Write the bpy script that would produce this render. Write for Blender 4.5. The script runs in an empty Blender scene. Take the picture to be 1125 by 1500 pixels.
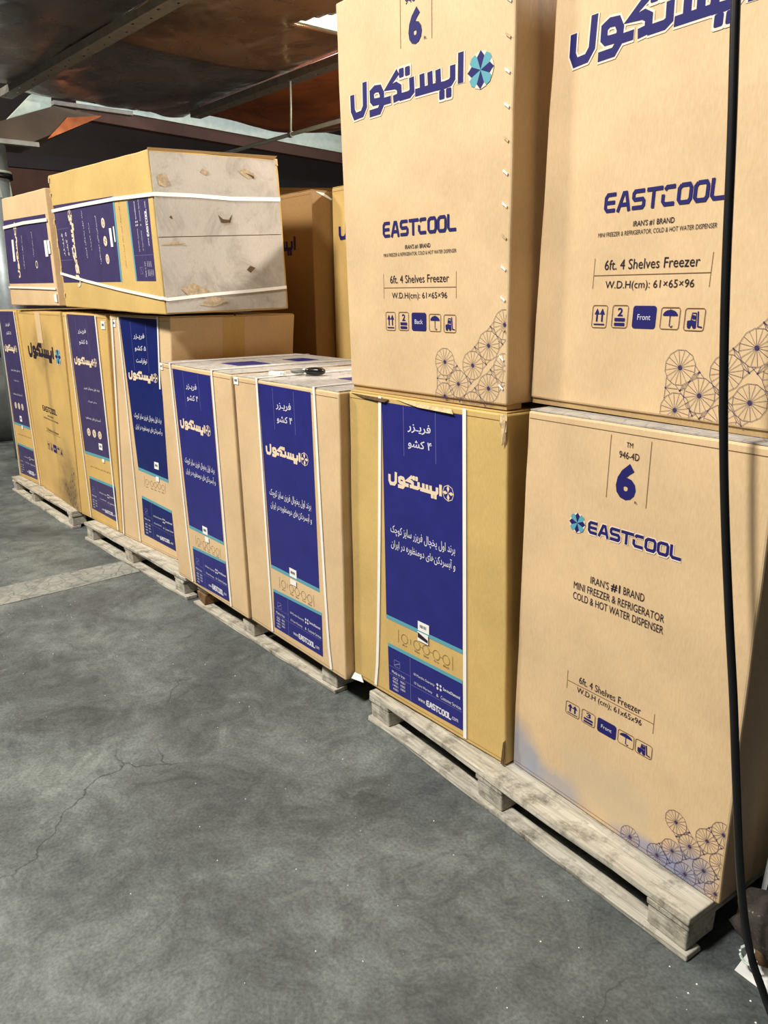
import bpy, bmesh, math, random, unicodedata
from mathutils import Vector, Matrix, noise
random.seed(7)
S = bpy.context.scene
COL = S.collection

# ------------------------------------------------------------------ camera
CAM = Vector((1.2472, -1.4689, 1.3851)); YAW, PITCH, ROLL, FPX = .6817, .2742, -.0093, 1130.54
fw = Vector((-math.cos(YAW)*math.cos(PITCH), math.sin(YAW)*math.cos(PITCH), -math.sin(PITCH)))
rt = fw.cross(Vector((0, 0, 1))).normalized(); up = rt.cross(fw)
c_, s_ = math.cos(ROLL), math.sin(ROLL)
rt2 = c_*rt + s_*up; up2 = -s_*rt + c_*up
cd = bpy.data.cameras.new('camera'); cam = bpy.data.objects.new('camera', cd); COL.objects.link(cam)
M = Matrix.Identity(4)
for i in range(3):
    M[i][0] = rt2[i]; M[i][1] = up2[i]; M[i][2] = -fw[i]; M[i][3] = CAM[i]
cam.matrix_world = M
cd.sensor_fit = 'AUTO'; cd.sensor_width = 36; cd.lens = 36*FPX/1500; cd.clip_start = .02; cd.clip_end = 100
S.camera = cam

# ------------------------------------------------------------------ world, lamps, exposure
w = bpy.data.worlds.new('world'); S.world = w; w.use_nodes = True
bg = w.node_tree.nodes['Background']; bg.inputs[0].default_value = (.80, .90, 1.0, 1); bg.inputs[1].default_value = .08
S.view_settings.view_transform = 'Standard'; S.view_settings.look = 'None'
S.view_settings.gamma = 1; S.view_settings.use_curve_mapping = False; S.view_settings.exposure = 0

def area(name, loc, target, size, power, col):
    l = bpy.data.lights.new(name, 'AREA'); l.energy = power; l.color = col; l.shape = 'DISK'; l.size = size
    o = bpy.data.objects.new(name, l); COL.objects.link(o); o.location = loc
    o.rotation_euler = (Vector(target)-Vector(loc)).to_track_quat('-Z', 'Y').to_euler(); return o
area('hall_lamp', (-.6, -4.1, 6.1), (-1.0, 0, .9), .9, 620, (1, .96, .89))
area('hall_lamp', (-6.3, -4.0, 5.8), (-4.3, 0, .9), 1.2, 440, (1, .91, .76))
area('aisle_lamp', (.15, 2.1, 2.70), (-2.1, .4, 1.5), .12, 84, (1, .91, .80))
area('rear_lamp', (-1.2, 3.4, 2.2), (-2.9, 2.4, 3.0), .4, 60, (1, .72, .45))

# ------------------------------------------------------------------ materials
def srgb(r, g, b):
    f = lambda x: ((x/255+.055)/1.055)**2.4 if x > 10 else x/255/12.92
    return (f(r), f(g), f(b), 1)
def nmat(name, rough=.7, metal=0):
    m = bpy.data.materials.new(name); m.use_nodes = True
    nt = m.node_tree; b = nt.nodes['Principled BSDF']
    b.inputs['Roughness'].default_value = rough; b.inputs['Metallic'].default_value = metal
    return m, nt, b
def N(nt, t, **k):
    n = nt.nodes.new(t)
    for a, v in k.items():
        if a in n.inputs.keys(): n.inputs[a].default_value = v
        else: setattr(n, a, v)
    return n
def coords(nt, scale=(1, 1, 1)):
    tc = N(nt, 'ShaderNodeTexCoord'); mp = N(nt, 'ShaderNodeMapping'); mp.inputs['Scale'].default_value = scale
    nt.links.new(tc.outputs['Object'], mp.inputs[0]); return mp.outputs[0]
def ramp(nt, fac, stops):
    r = N(nt, 'ShaderNodeValToRGB'); e = r.color_ramp.elements
    while len(e) > 1: e.remove(e[-1])
    e[0].position = stops[0][0]; e[0].color = stops[0][1]
    for p, c in stops[1:]:
        x = e.new(p); x.color = c
    nt.links.new(fac, r.inputs[0]); return r.outputs[0]
def noise_tex(nt, vec, scale, detail=4, rough=.55, dist=0):
    n = N(nt, 'ShaderNodeTexNoise'); n.inputs['Scale'].default_value = scale; n.inputs['Detail'].default_value = detail
    n.inputs['Roughness'].default_value = rough; n.inputs['Distortion'].default_value = dist
    nt.links.new(vec, n.inputs['Vector']); return n.outputs['Fac']
def mix(nt, fac, a, b, mode='MIX'):
    n = N(nt, 'ShaderNodeMix', data_type='RGBA', blend_type=mode)
    for s, v in ((0, fac), (6, a), (7, b)):
        if hasattr(v, 'links') or isinstance(v, bpy.types.NodeSocket): nt.links.new(v, n.inputs[s])
        else: n.inputs[s].default_value = v
    return n.outputs[2]
def bump(nt, b, h, strength=.3, dist=.002):
    n = N(nt, 'ShaderNodeBump'); n.inputs['Strength'].default_value = strength; n.inputs['Distance'].default_value = dist
    nt.links.new(h, n.inputs['Height']); nt.links.new(n.outputs[0], b.inputs['Normal'])
def g(v): return (v, v, v, 1)

def cardboard(name, rgb, dirt=.0, soot=None, blue=None, wrinkle=.15):
    m, nt, b = nmat(name, .62)
    v = coords(nt)
    c = srgb(*rgb)
    big = noise_tex(nt, v, 3.2, 5, .6)
    fine = noise_tex(nt, coords(nt, (1, 1, .25)), 260, 3)
    col = mix(nt, ramp(nt, big, [(.35, g(0)), (.65, g(1))]), tuple(x*.90 for x in c[:3])+(1,), tuple(min(1, x*1.06) for x in c[:3])+(1,))
    col = mix(nt, .22, col, ramp(nt, fine, [(.3, g(.25)), (.7, g(.8))]), 'SOFT_LIGHT')
    sc = noise_tex(nt, coords(nt, (1, 1, 5)), 9, 6, .7, 1.5)
    col = mix(nt, ramp(nt, sc, [(.68, g(0)), (.80, g(.35))]), col, srgb(245, 225, 190))
    if dirt:
        d = noise_tex(nt, v, 5, 8, .75, .6)
        col = mix(nt, ramp(nt, d, [(.50, g(0)), (.75, g(dirt))]), col, srgb(70, 55, 38))
    if soot:                                   # dark smudges rubbed onto the board: (x, z, rx, rz) centres
        for (x, z, rx, rz, am) in soot:
            mp = N(nt, 'ShaderNodeMapping'); tc = N(nt, 'ShaderNodeTexCoord'); nt.links.new(tc.outputs['Object'], mp.inputs[0])
            mp.inputs['Location'].default_value = (-x/rx, 0, -z/rz); mp.inputs['Scale'].default_value = (1/rx, 0.001, 1/rz)
            gr = N(nt, 'ShaderNodeTexGradient', gradient_type='SPHERICAL'); nt.links.new(mp.outputs[0], gr.inputs[0])
            n2 = noise_tex(nt, v, 14, 7, .7)
            mm = N(nt, 'ShaderNodeMath', operation='MULTIPLY'); nt.links.new(gr.outputs['Fac'], mm.inputs[0]); nt.links.new(n2, mm.inputs[1])
            col = mix(nt, ramp(nt, mm.outputs[0], [(.05, g(0)), (.35, g(am))]), col, srgb(78, 66, 44))
    if blue:
        for (x, z, rx, rz, am, cc) in blue:
            mp = N(nt, 'ShaderNodeMapping'); tc = N(nt, 'ShaderNodeTexCoord'); nt.links.new(tc.outputs['Object'], mp.inputs[0])
            mp.inputs['Location'].default_value = (-x/rx, 0, -z/rz); mp.inputs['Scale'].default_value = (1/rx, 0.001, 1/rz)
            gr = N(nt, 'ShaderNodeTexGradient', gradient_type='SPHERICAL'); nt.links.new(mp.outputs[0], gr.inputs[0])
            n2 = noise_tex(nt, v, 9, 6, .6)
            mm = N(nt, 'ShaderNodeMath', operation='MULTIPLY'); nt.links.new(gr.outputs['Fac'], mm.inputs[0]); nt.links.new(n2, mm.inputs[1])
            col = mix(nt, ramp(nt, mm.outputs[0], [(.10, g(0)), (.30, g(am))]), col, srgb(*cc))
    nt.links.new(col, b.inputs['Base Color'])
    wv = noise_tex(nt, coords(nt, (1, 1, .12)), 60, 2)
    lw = noise_tex(nt, v, 7, 4)
    h = N(nt, 'ShaderNodeMath', operation='MULTIPLY_ADD'); h.inputs[1].default_value = wrinkle; nt.links.new(wv, h.inputs[0]); nt.links.new(lw, h.inputs[2])
    bump(nt, b, h.outputs[0], .35, .006)
    return m
def plain(name, rgb, rough=.6, metal=0, var=.0, scale=30):
    m, nt, b = nmat(name, rough, metal); c = srgb(*rgb)
    if 'ink' in name: b.inputs['Specular IOR Level'].default_value = .2
    if var:
        f = noise_tex(nt, coords(nt), scale, 5, .6)
        nt.links.new(mix(nt, ramp(nt, f, [(.3, g(0)), (.7, g(1))]), tuple(x*(1-var) for x in c[:3])+(1,), tuple(min(1, x*(1+var)) for x in c[:3])+(1,)), b.inputs['Base Color'])
    else: b.inputs['Base Color'].default_value = c
    return m
TAN = cardboard('tan_cardboard', (212, 182, 140))
TANB = cardboard('tan_cardboard_scuffed', (212, 182, 140), blue=[(-.32, .03, .14, .17, .7, (128, 146, 172)), (-.17, .0, .16, .12, .6, (132, 146, 170)), (.13, .0, .20, .07, .7, (120, 134, 172)), (-.02, .1, .25, .12, .5, (196, 180, 150)), (.22, .02, .1, .12, .6, (120, 134, 170))])
YEL = cardboard('golden_cardboard', (202, 170, 104))
YEL2 = cardboard('deep_golden_cardboard', (206, 170, 102))
SOOT = cardboard('sooty_golden_cardboard', (206, 170, 102), soot=[(.02, .97, .34, .22, .45), (.05, .62, .07, .50, .3), (.26, .16, .30, .34, .5), (.16, .05, .4, .14, .4)])
DRY = cardboard('dull_brown_cardboard', (176, 146, 100))
DIM = cardboard('shaded_brown_cardboard', (138, 106, 62))  # shade on the second-row carton is put into this darker base colour
GREYC = cardboard('grey_weathered_cardboard', (172, 166, 156), dirt=.55, wrinkle=.4)
INK = plain('navy_ink', (34, 32, 98), .6)
DINK = plain('dark_ink', (44, 34, 48), .6)
BLUE = plain('blue_panel_ink', (40, 42, 116), .38, 0, .10, 12)
BLUE2 = plain('faded_blue_panel_ink', (66, 58, 98), .38, 0, .12, 12)
BLUE3 = plain('deep_blue_panel_ink', (26, 36, 98), .38, 0, .12, 12)
TEAL = plain('teal_ink', (92, 158, 172), .5)
TEAL2 = plain('light_teal_ink', (150, 200, 205), .5)
CREAM = plain('cream_ink', (226, 206, 178), .6)
HALO = plain('pale_halo_ink', (226, 208, 190), .6)
WHITE = plain('white_ink', (214, 212, 222), .5)
LAV = plain('lavender_ink', (120, 118, 170), .5)
PAPER = plain('white_paper', (236, 236, 232), .6, 0, .03)
STRAP = plain('white_strap_plastic', (238, 236, 230), .35, 0, .04)
BROWN = plain('brown_ink', (120, 88, 60), .6)
TORN = plain('torn_cardboard_core', (196, 172, 132), .9, 0, .3, 90)
TORN2 = plain('grey_torn_core', (168, 150, 122), .9, 0, .35, 60)
DARKT = plain('dark_torn_core', (84, 62, 36), .9, 0, .4, 90)  # dark brown board core for tears, also used on bag scraps

def topmat():
    m, nt, b = nmat('printed_grey_top', .5)
    v = coords(nt)
    f = noise_tex(nt, v, 18, 6, .7)
    col = ramp(nt, f, [(.3, srgb(150, 146, 140)), (.7, srgb(196, 190, 180))])
    vo = N(nt, 'ShaderNodeTexVoronoi', feature='DISTANCE_TO_EDGE'); vo.inputs['Scale'].default_value = 22; nt.links.new(v, vo.inputs['Vector'])
    col = mix(nt, ramp(nt, vo.outputs['Distance'], [(.02, g(.45)), (.05, g(0))]), col, srgb(105, 108, 130))
    nt.links.new(col, b.inputs['Base Color']); bump(nt, b, f, .3, .004); return m
GTOP = topmat()
def wood():
    m, nt, b = nmat('weathered_pallet_wood', .8)
    oi = N(nt, 'ShaderNodeObjectInfo')
    v = coords(nt, (1.2, 14, 14))
    f = noise_tex(nt, v, 5, 8, .7, .8)
    col = ramp(nt, f, [(.25, srgb(96, 92, 84)), (.45, srgb(180, 175, 162)), (.75, srgb(226, 222, 210))])
    d = noise_tex(nt, coords(nt), 11, 6, .75)
    col = mix(nt, ramp(nt, d, [(.50, g(0)), (.70, g(.85))]), col, srgb(74, 66, 54))
    col = mix(nt, .35, col, ramp(nt, oi.outputs['Random'], [(0, srgb(200, 178, 140)), (.5, srgb(230, 224, 210)), (1, srgb(215, 212, 205))]), 'MULTIPLY')
    nt.links.new(col, b.inputs['Base Color']); bump(nt, b, f, .6, .004); return m
WOOD = wood()
def concrete():
    m, nt, b = nmat('worn_concrete', .6)
    v = coords(nt)
    a = noise_tex(nt, v, 1.6, 9, .72, .4); f = noise_tex(nt, v, 6, 10, .78, 1.3)
    col = ramp(nt, a, [(.30, srgb(58, 62, 63)), (.5, srgb(90, 95, 94)), (.66, srgb(116, 122, 118))])
    col = mix(nt, .62, col, ramp(nt, f, [(.36, g(.25)), (.5, g(.52)), (.64, g(.74))]), 'OVERLAY')
    gr_ = noise_tex(nt, v, 120, 3, .6); col = mix(nt, .35, col, ramp(nt, gr_, [(.35, g(.2)), (.65, g(.8))]), 'OVERLAY')
    s = noise_tex(nt, coords(nt, (1, 1, 1)), 4.2, 7, .75, 1.2)
    col = mix(nt, ramp(nt, s, [(.57, g(0)), (.70, g(.6))]), col, srgb(52, 56, 60))
    s3 = noise_tex(nt, coords(nt, (1.3, .8, 1)), 6.5, 8, .8, .6)
    col = mix(nt, ramp(nt, s3, [(.60, g(0)), (.74, g(.5))]), col, srgb(134, 140, 134))
    vo = N(nt, 'ShaderNodeTexVoronoi', feature='DISTANCE_TO_EDGE'); vo.inputs['Scale'].default_value = 1.1
    mx = N(nt, 'ShaderNodeVectorMath', operation='ADD'); nz = N(nt, 'ShaderNodeTexNoise'); nz.inputs['Scale'].default_value = 4; nz.inputs['Detail'].default_value = 6
    nt.links.new(v, nz.inputs['Vector']); sc = N(nt, 'ShaderNodeVectorMath', operation='SCALE'); sc.inputs['Scale'].default_value = .45
    nt.links.new(nz.outputs['Color'], sc.inputs[0]); nt.links.new(v, mx.inputs[0]); nt.links.new(sc.outputs[0], mx.inputs[1]); nt.links.new(mx.outputs[0], vo.inputs['Vector'])
    brk = noise_tex(nt, v, 1.3, 3)
    cm = N(nt, 'ShaderNodeMath', operation='MULTIPLY')
    nt.links.new(ramp(nt, vo.outputs['Distance'], [(.0, g(1)), (.006, g(0))]), cm.inputs[0]); nt.links.new(ramp(nt, brk, [(.52, g(0)), (.60, g(.85))]), cm.inputs[1])
    col = mix(nt, cm.outputs[0], col, srgb(44, 46, 48))
    nt.links.new(col, b.inputs['Base Color'])
    nt.links.new(ramp(nt, a, [(.3, g(.42)), (.7, g(.7))]), b.inputs['Roughness'])
    bump(nt, b, f, .35, .006); return m
CONC = concrete()
def strip_mat():
    m, nt, b = nmat('cracked_light_screed', .8)
    v = coords(nt); vo = N(nt, 'ShaderNodeTexVoronoi', feature='DISTANCE_TO_EDGE'); vo.inputs['Scale'].default_value = 15; nt.links.new(v, vo.inputs['Vector'])
    f = noise_tex(nt, v, 14, 7, .7, 1)
    col = ramp(nt, f, [(.3, srgb(104, 106, 102)), (.6, srgb(150, 150, 142))])
    col = mix(nt, ramp(nt, vo.outputs['Distance'], [(.01, g(.6)), (.05, g(0))]), col, srgb(78, 78, 74))
    nt.links.new(col, b.inputs['Base Color']); return m
def sheet(name, c1, c2, rough, metal=.75, warm=None):
    m, nt, b = nmat(name, rough, metal); v = coords(nt)
    f = noise_tex(nt, v, .9, 4, .5, .6)
    col = ramp(nt, f, [(.35, srgb(*c1)), (.65, srgb(*c2))])
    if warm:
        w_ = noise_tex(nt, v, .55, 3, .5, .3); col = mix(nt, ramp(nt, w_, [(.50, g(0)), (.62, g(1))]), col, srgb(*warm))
    nt.links.new(col, b.inputs['Base Color'])
    f2 = noise_tex(nt, v, 2.5, 3, .5, .8); nt.links.new(ramp(nt, f2, [(.3, g(rough*.6)), (.7, g(rough*1.5))]), b.inputs['Roughness'])
    f3 = noise_tex(nt, coords(nt, (1, 1.8, 1)), 1.7, 2, .4, .8)
    bump(nt, b, f3, .5, .06)
    return m
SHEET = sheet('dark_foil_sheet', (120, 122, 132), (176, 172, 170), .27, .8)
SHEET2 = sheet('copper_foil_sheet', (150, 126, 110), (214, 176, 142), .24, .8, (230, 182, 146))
SHEET3 = sheet('rust_sheet', (150, 84, 48), (196, 116, 66), .38, .4)
STEEL = plain('dark_steel', (122, 120, 116), .5, .2, .2, 20)
GALV = plain('galvanised_pale_steel', (200, 216, 206), .45, .2, .12, 14)
GREY = plain('grey_steel', (150, 160, 162), .45, .5, .2, 10)
BLACK = plain('black_rubber', (14, 14, 16), .4)
PLB = plain('black_plastic', (16, 16, 16), .25)
DKW = plain('dark_brown_cladding', (40, 32, 32), .8, 0, .2, 3)
RED = plain('red_brown_cladding', (72, 48, 40), .8, 0, .2, 3)
CHAR = plain('charcoal_cladding', (40, 36, 40), .8, 0, .2, 3)

# ------------------------------------------------------------------ object helpers
def link_mesh(name, me, mat=None, parent=None, base=None):
    o = bpy.data.objects.new(name, me); COL.objects.link(o)
    if mat:
        for mm in (mat if isinstance(mat, (list, tuple)) else [mat]): me.materials.append(mm)
    if parent is not None: o.parent = parent
    return o
def thing(name, label, cat, loc, group=None):
    o = bpy.data.objects.new(name, None); o.empty_display_size = .05; COL.objects.link(o); o.location = loc
    o['label'] = label; o['category'] = cat
    if group: o['group'] = group
    return o
def tag(o, label, cat, group=None):
    o['label'] = label; o['category'] = cat
    if group: o['group'] = group
    return o
def obj_from(name, verts, faces, mat, parent=None, origin=None, mi=None, smooth=False):
    if origin is None: origin = parent.location if parent is not None else Vector((0, 0, 0))
    # a child of a part (sub-part) shares the root's origin: parts sit at their parent's origin
    o3 = Vector(origin)
    me = bpy.data.meshes.new(name); me.from_pydata([tuple(Vector(v)-o3) for v in verts], [], faces); me.update()
    o = link_mesh(name, me, mat, parent)
    if mi:
        for p, i in zip(me.polygons, mi): p.material_index = i
    if smooth:
        for p in me.polygons: p.use_smooth = True
    return o
def rootof(p):
    while p.parent: p = p.parent
    return p
def part(name, verts, faces, mat, parent, **k):
    return obj_from(name, verts, faces, mat, parent, origin=rootof(parent).location, **k)
def structure(o): o['kind'] = 'structure'; return o
BOXF = [(0, 3, 2, 1), (4, 5, 6, 7), (0, 1, 5, 4), (1, 2, 6, 5), (2, 3, 7, 6), (3, 0, 4, 7)]
def boxv(x0, x1, y0, y1, z0, z1):
    return [Vector(p) for p in ((x0, y0, z0), (x1, y0, z0), (x1, y1, z0), (x0, y1, z0), (x0, y0, z1), (x1, y0, z1), (x1, y1, z1), (x0, y1, z1))]
def bevel(o, wdt=.003, seg=2):
    m = o.modifiers.new('bevel', 'BEVEL'); m.width = wdt; m.segments = seg; m.limit_method = 'ANGLE'; m.angle_limit = math.radians(40)
def tube(pts, r, n=10, closed_ends=True):
    pts = [Vector(p) for p in pts]; V = []; F = []
    up_ = Vector((0, 0, 1))
    for i, p in enumerate(pts):
        t = (pts[min(i+1, len(pts)-1)]-pts[max(i-1, 0)]).normalized()
        a = t.cross(up_ if abs(t.z) < .95 else Vector((0, 1, 0))).normalized(); b_ = a.cross(t)
        rr = r[i] if isinstance(r, (list, tuple)) else r
        for k in range(n):
            an = 2*math.pi*k/n; V.append(p+rr*(math.cos(an)*a+math.sin(an)*b_))
    for i in range(len(pts)-1):
        for k in range(n):
            F.append((i*n+k, i*n+(k+1) % n, (i+1)*n+(k+1) % n, (i+1)*n+k))
    if closed_ends: F.append(tuple(range(n))[::-1]); F.append(tuple((len(pts)-1)*n+k for k in range(n)))
    return V, F

# ------------------------------------------------------------------ faces and flat print
class Face:
    """a quad bl, br, tr, tl seen from outside; P(u, v, off) is a point on it"""
    def __init__(s, bl, br, tr, tl):
        s.q = [Vector(p) for p in (bl, br, tr, tl)]
        s.W = (s.q[1]-s.q[0]).length; s.H = (s.q[3]-s.q[0]).length
        s.n = (s.q[1]-s.q[0]).cross(s.q[3]-s.q[0]).normalized()
    def P(s, u, v, off=0):
        a, b_, c, d = s.q
        return a*((1-u)*(1-v))+b_*(u*(1-v))+c*(u*v)+d*((1-u)*v)+s.n*off
class Ink:
    """polygons in face coordinates, one printed part"""
    def __init__(s, face, off=.001): s.f = face; s.off = off; s.V = []; s.F = []; s.seg = []
    def mark(s): s.seg.append((len(s.V), len(s.F)))
    def poly(s, pts):
        i = len(s.V); o_ = s.off+(len(s.F) % 40)*.00001; s.V += [s.f.P(u, v, o_) for u, v in pts]; s.F.append(tuple(range(i, i+len(pts))))
    def rect(s, u0, v0, u1, v1): s.poly([(u0, v0), (u1, v0), (u1, v1), (u0, v1)])
    def stroke(s, pts, wd, cap=0):
        W, H = s.f.W, s.f.H
        p = [Vector((u*W, v*H)) for u, v in pts]; n = len(p); L = []; R_ = []
        for i in range(n):
            d0 = (p[i]-p[i-1]).normalized() if i else None; d1 = (p[i+1]-p[i]).normalized() if i < n-1 else None
            if d0 is None: d0 = d1
            if d1 is None: d1 = d0
            t = (d0+d1); t = t.normalized() if t.length > 1e-6 else d0
            nn = Vector((-t.y, t.x)); k = 1/max(.5, nn.dot(Vector((-d1.y, d1.x))))
            q = p[i].copy()
            if i == 0: q -= d1*cap
            if i == n-1: q += d0*cap
            L.append(q+nn*wd/2*k); R_.append(q-nn*wd/2*k)
        for i in range(n-1):
            s.poly([(a.x/W, a.y/H) for a in (R_[i], R_[i+1], L[i+1], L[i])])
    def disc(s, u, v, r, n=14, ring=0):
        W, H = s.f.W, s.f.H
        pt = lambda a, q: (u+q*math.cos(a)/W, v+q*math.sin(a)/H)
        if ring:
            for k in range(n):
                a0, a1 = 2*math.pi*k/n, 2*math.pi*(k+1)/n
                s.poly([pt(a0, r-ring), pt(a0, r), pt(a1, r), pt(a1, r-ring)])
        else: s.poly([pt(2*math.pi*k/n, r) for k in range(n)])
    def rrect(s, u0, v0, u1, v1, r, ring=0):
        W, H = s.f.W, s.f.H
        x0, y0, x1, y1 = u0*W, v0*H, u1*W, v1*H
        def loop(e):
            o = []
            for cx, cy, a in ((x1-r, y0+r, -90), (x1-r, y1-r, 0), (x0+r, y1-r, 90), (x0+r, y0+r, 180)):
                for k in range(4):
                    t = math.radians(a+k*30); o.append(((cx+(r-e)*math.cos(t))/W, (cy+(r-e)*math.sin(t))/H))
            return o
        A = loop(0)
        if ring:
            B = loop(ring); n = len(A)
            for k in range(n): s.poly([B[k], A[k], A[(k+1) % n], B[(k+1) % n]])
        else: s.poly(A)
    def text(s, body, u0, u1, vc, h, bold=0, skew=0):
        V, F, (x0, x1, y0, y1) = glyphs(body, bold)
        s.mark(); i = len(s.V); k = (u1-u0)/(x1-x0); kv = h/s.f.H
        for x, y in V:
            s.V.append(s.f.P(u0+(x-x0)*k, vc+((y-(y0+y1)/2)/(y1-y0))*kv, s.off))
        s.F += [tuple(i+j for j in f) for f in F]; s.mark()
    def build(s, name, mat, parent):
        cuts = [(0, 0)]+s.seg+[(len(s.V), len(s.F))]; o = None
        for (a, fa_), (b_, fb) in zip(cuts, cuts[1:]):
            if fb > fa_: o = part(name, s.V[a:b_], [tuple(j-a for j in f) for f in s.F[fa_:fb]], mat, parent)
        return o
GC = {}
def glyphs(body, bold=0):
    key = (body, bold)
    if key in GC: return GC[key]
    c = bpy.data.curves.new('t', 'FONT'); c.body = body; c.resolution_u = 3; c.offset = bold
    o = bpy.data.objects.new('t', c); COL.objects.link(o); dg = bpy.context.evaluated_depsgraph_get(); dg.update()
    me = bpy.data.meshes.new_from_object(o.evaluated_get(dg))
    V = [(v.co.x, v.co.y) for v in me.vertices]; F = [tuple(p.vertices) for p in me.polygons]
    bpy.data.objects.remove(o); bpy.data.curves.remove(c); bpy.data.meshes.remove(me)
    xs = [v[0] for v in V]; ys = [v[1] for v in V]
    GC[key] = (V, F, (min(xs), max(xs), min(ys), max(ys))); return GC[key]
# joining forms of Persian letters, from the Unicode tables; result is in visual (left to right) order
FORMS = {'ـ': dict.fromkeys(('initial', 'medial', 'final', 'isolated'), 'ـ')}
for cp in list(range(0xFB50, 0xFC00))+list(range(0xFE70, 0xFEFD)):
    d = unicodedata.decomposition(chr(cp)).split()
    if len(d) == 2 and d[0] in ('<initial>', '<medial>', '<final>', '<isolated>'):
        FORMS.setdefault(chr(int(d[1], 16)), {})[d[0][1:-1]] = chr(cp)
def fa(t):
    out = []
    for i, ch in enumerate(t):
        f = FORMS.get(ch)
        if not f: out.append(ch if ch != '\u200c' else ''); continue
        pr = FORMS.get(t[i-1]) if i else None; nx = FORMS.get(t[i+1]) if i+1 < len(t) else None
        jp = bool(pr and 'initial' in pr and 'final' in f); jn = bool(nx and 'final' in nx and 'initial' in f)
        k = 'medial' if jp and jn and 'medial' in f else 'final' if jp else 'initial' if jn else 'isolated'
        out.append(f.get(k, ch))
    return ''.join(out[::-1])

# the Persian word mark, strokes in a unit box: x 0..1 from lam to alif, y in the same unit
LX0, LX1, LY0 = .0958, .7468, .706
_LG = [[(.7463, .7790), (.7448, .7213)], [(.7041, .7584), (.704, .7338), (.6913, .7262), (.6623, .7245), (.6250, .7255)],
       [(.6256, .7592), (.6281, .7315), (.6149, .7262), (.5006, .7268)], [(.5812, .7601), (.5840, .7270)], [(.5364, .7609), (.5385, .7275)],
       [(.4764, .7611), (.4785, .7335), (.4621, .7275), (.4062, .7275)], [(.3928, .7844), (.3320, .7575), (.3811, .7568), (.4021, .7495), (.403, .7299), (.3690, .7275)],
       [(.3450, .7290), (.2902, .7290)],
       [(.293, .7328), (.2400, .7340), (.2290, .7400), (.2285, .758), (.25, .7639), (.2800, .7620), (.2940, .7479), (.2924, .7241), (.2734, .7104), (.2144, .71)],
       [(.1828, .7855), (.1805, .731), (.1601, .7155), (.1112, .7138), (.0965, .7296), (.0958, .7644)]]
_LD = [(.4170, .7805), (.4534, .7800), (.6470, .7060), (.6837, .7060)]
def logo(ink, u0, u1, vbase, k=1.0, wide=1.0, hk=1.0):
    """vbase: v of the baseline; heights follow the width"""
    f = ink.f; sc = (u1-u0)/(LX1-LX0); asp = (1.0703/.6488)*f.W/f.H*sc*hk
    mp = lambda p: (u0+(p[0]-LX0)*sc, vbase+(p[1]-.7245)*asp)
    wd = .0182*sc*f.W/.6488*wide
    for st in _LG: ink.stroke([mp(p) for p in st], wd, cap=wd*.15)
    for d in _LD:
        u, v = mp(d); a = wd*.52
        ink.rrect(u-a/f.W, v-a*1.15/f.H, u+a/f.W, v+a*1.15/f.H, a*.4)
LET = {'E': [[(.9, .9), (.25, .9), (.1, .75), (.1, .25), (.25, .1), (.9, .1)], [(.1, .5), (.85, .5)]],
       'A': [[(.02, 0), (.42, .9), (.62, .9), (.92, 0)], [(.25, .33), (.8, .33)]],
       'S': [[(.92, .9), (.2, .9), (.1, .8), (.1, .6), (.2, .5), (.82, .5), (.92, .4), (.92, .2), (.82, .1), (.05, .1)]],
       'T': [[(.0, .9), (1.15, .9)], [(.5, .9), (.5, 0)]],
       'C': [[(.92, .9), (.34, .9), (.22, .78)], [(.1, .56), (.1, .25), (.25, .1), (.92, .1)]],
       'O': [[(.25, .9), (.1, .75), (.1, .25), (.25, .1), (.8, .1), (.92, .25), (.92, .75), (.8, .9), (.25, .9)]],
       'L': [[(.1, 1.0), (.1, .25), (.25, .1), (.95, .1)]]}
def wordmark(ink, u0, u1, v0, v1, wd=.19):
    adv = 1.12; tot = 8*adv-.12
    for i, ch in enumerate('EASTCOOL'):
        for st in LET[ch]:
            ink.stroke([(u0+(i*adv+x)/tot*(u1-u0), v0+y*(v1-v0)) for x, y in st], (v1-v0)*ink.f.H*wd, cap=.0005)
def emblem(face, u, v, r, parent, name='printed_emblem', off=.0014, mats=(INK, TEAL, HALO)):
    """eight facets inside a rounded outline, alternating two tints, with pale corner facets"""
    W, H = face.W, face.H
    V = []; F = []; mi = []
    def P(a, q): V.append(face.P(u+q*math.cos(a)/W, v+q*math.sin(a)/H, off)); return len(V)-1
    for k in range(8):
        a = k*math.pi/4
        c = P(a, 0); p0 = P(a-math.pi/8, r*.62); p1 = P(a, r); p2 = P(a+math.pi/8, r*.62)
        if k % 2:
            e = [P(a-.40, r*.74), P(a-.30, r*.93), P(a, r*.99), P(a+.30, r*.93), P(a+.40, r*.74)]
            F.append((c, *e)); mi.append(1)
        else:
            F.append((c, P(a-.385, r*.72), p1, P(a+.385, r*.72))); mi.append(0)
        if k % 2 == 0:
            for sgn in (1, -1):
                a1 = P(a, r*.985); a2 = P(a+sgn*.48, r*.96); a3 = P(a+sgn*.39, r*.735)
                F.append((a1, a2, a3) if sgn > 0 else (a1, a3, a2)); mi.append(2)
    return part(name, V, F, list(mats), parent, mi=mi)
def emblem_mono(ink, u, v, r):
    W, H = ink.f.W, ink.f.H
    pt = lambda a, q: (u+q*math.cos(a)/W, v+q*math.sin(a)/H)
    for k in range(4):
        a = k*math.pi/2
        ink.poly([pt(a, r*.06), pt(a-.42, r*.6), pt(a, r), pt(a+.42, r*.6)])
    for k in range(8):
        a0 = k*math.pi/4; ink.stroke([pt(a0, r), pt(a0+math.pi/4, r)], r*.09)
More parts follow.
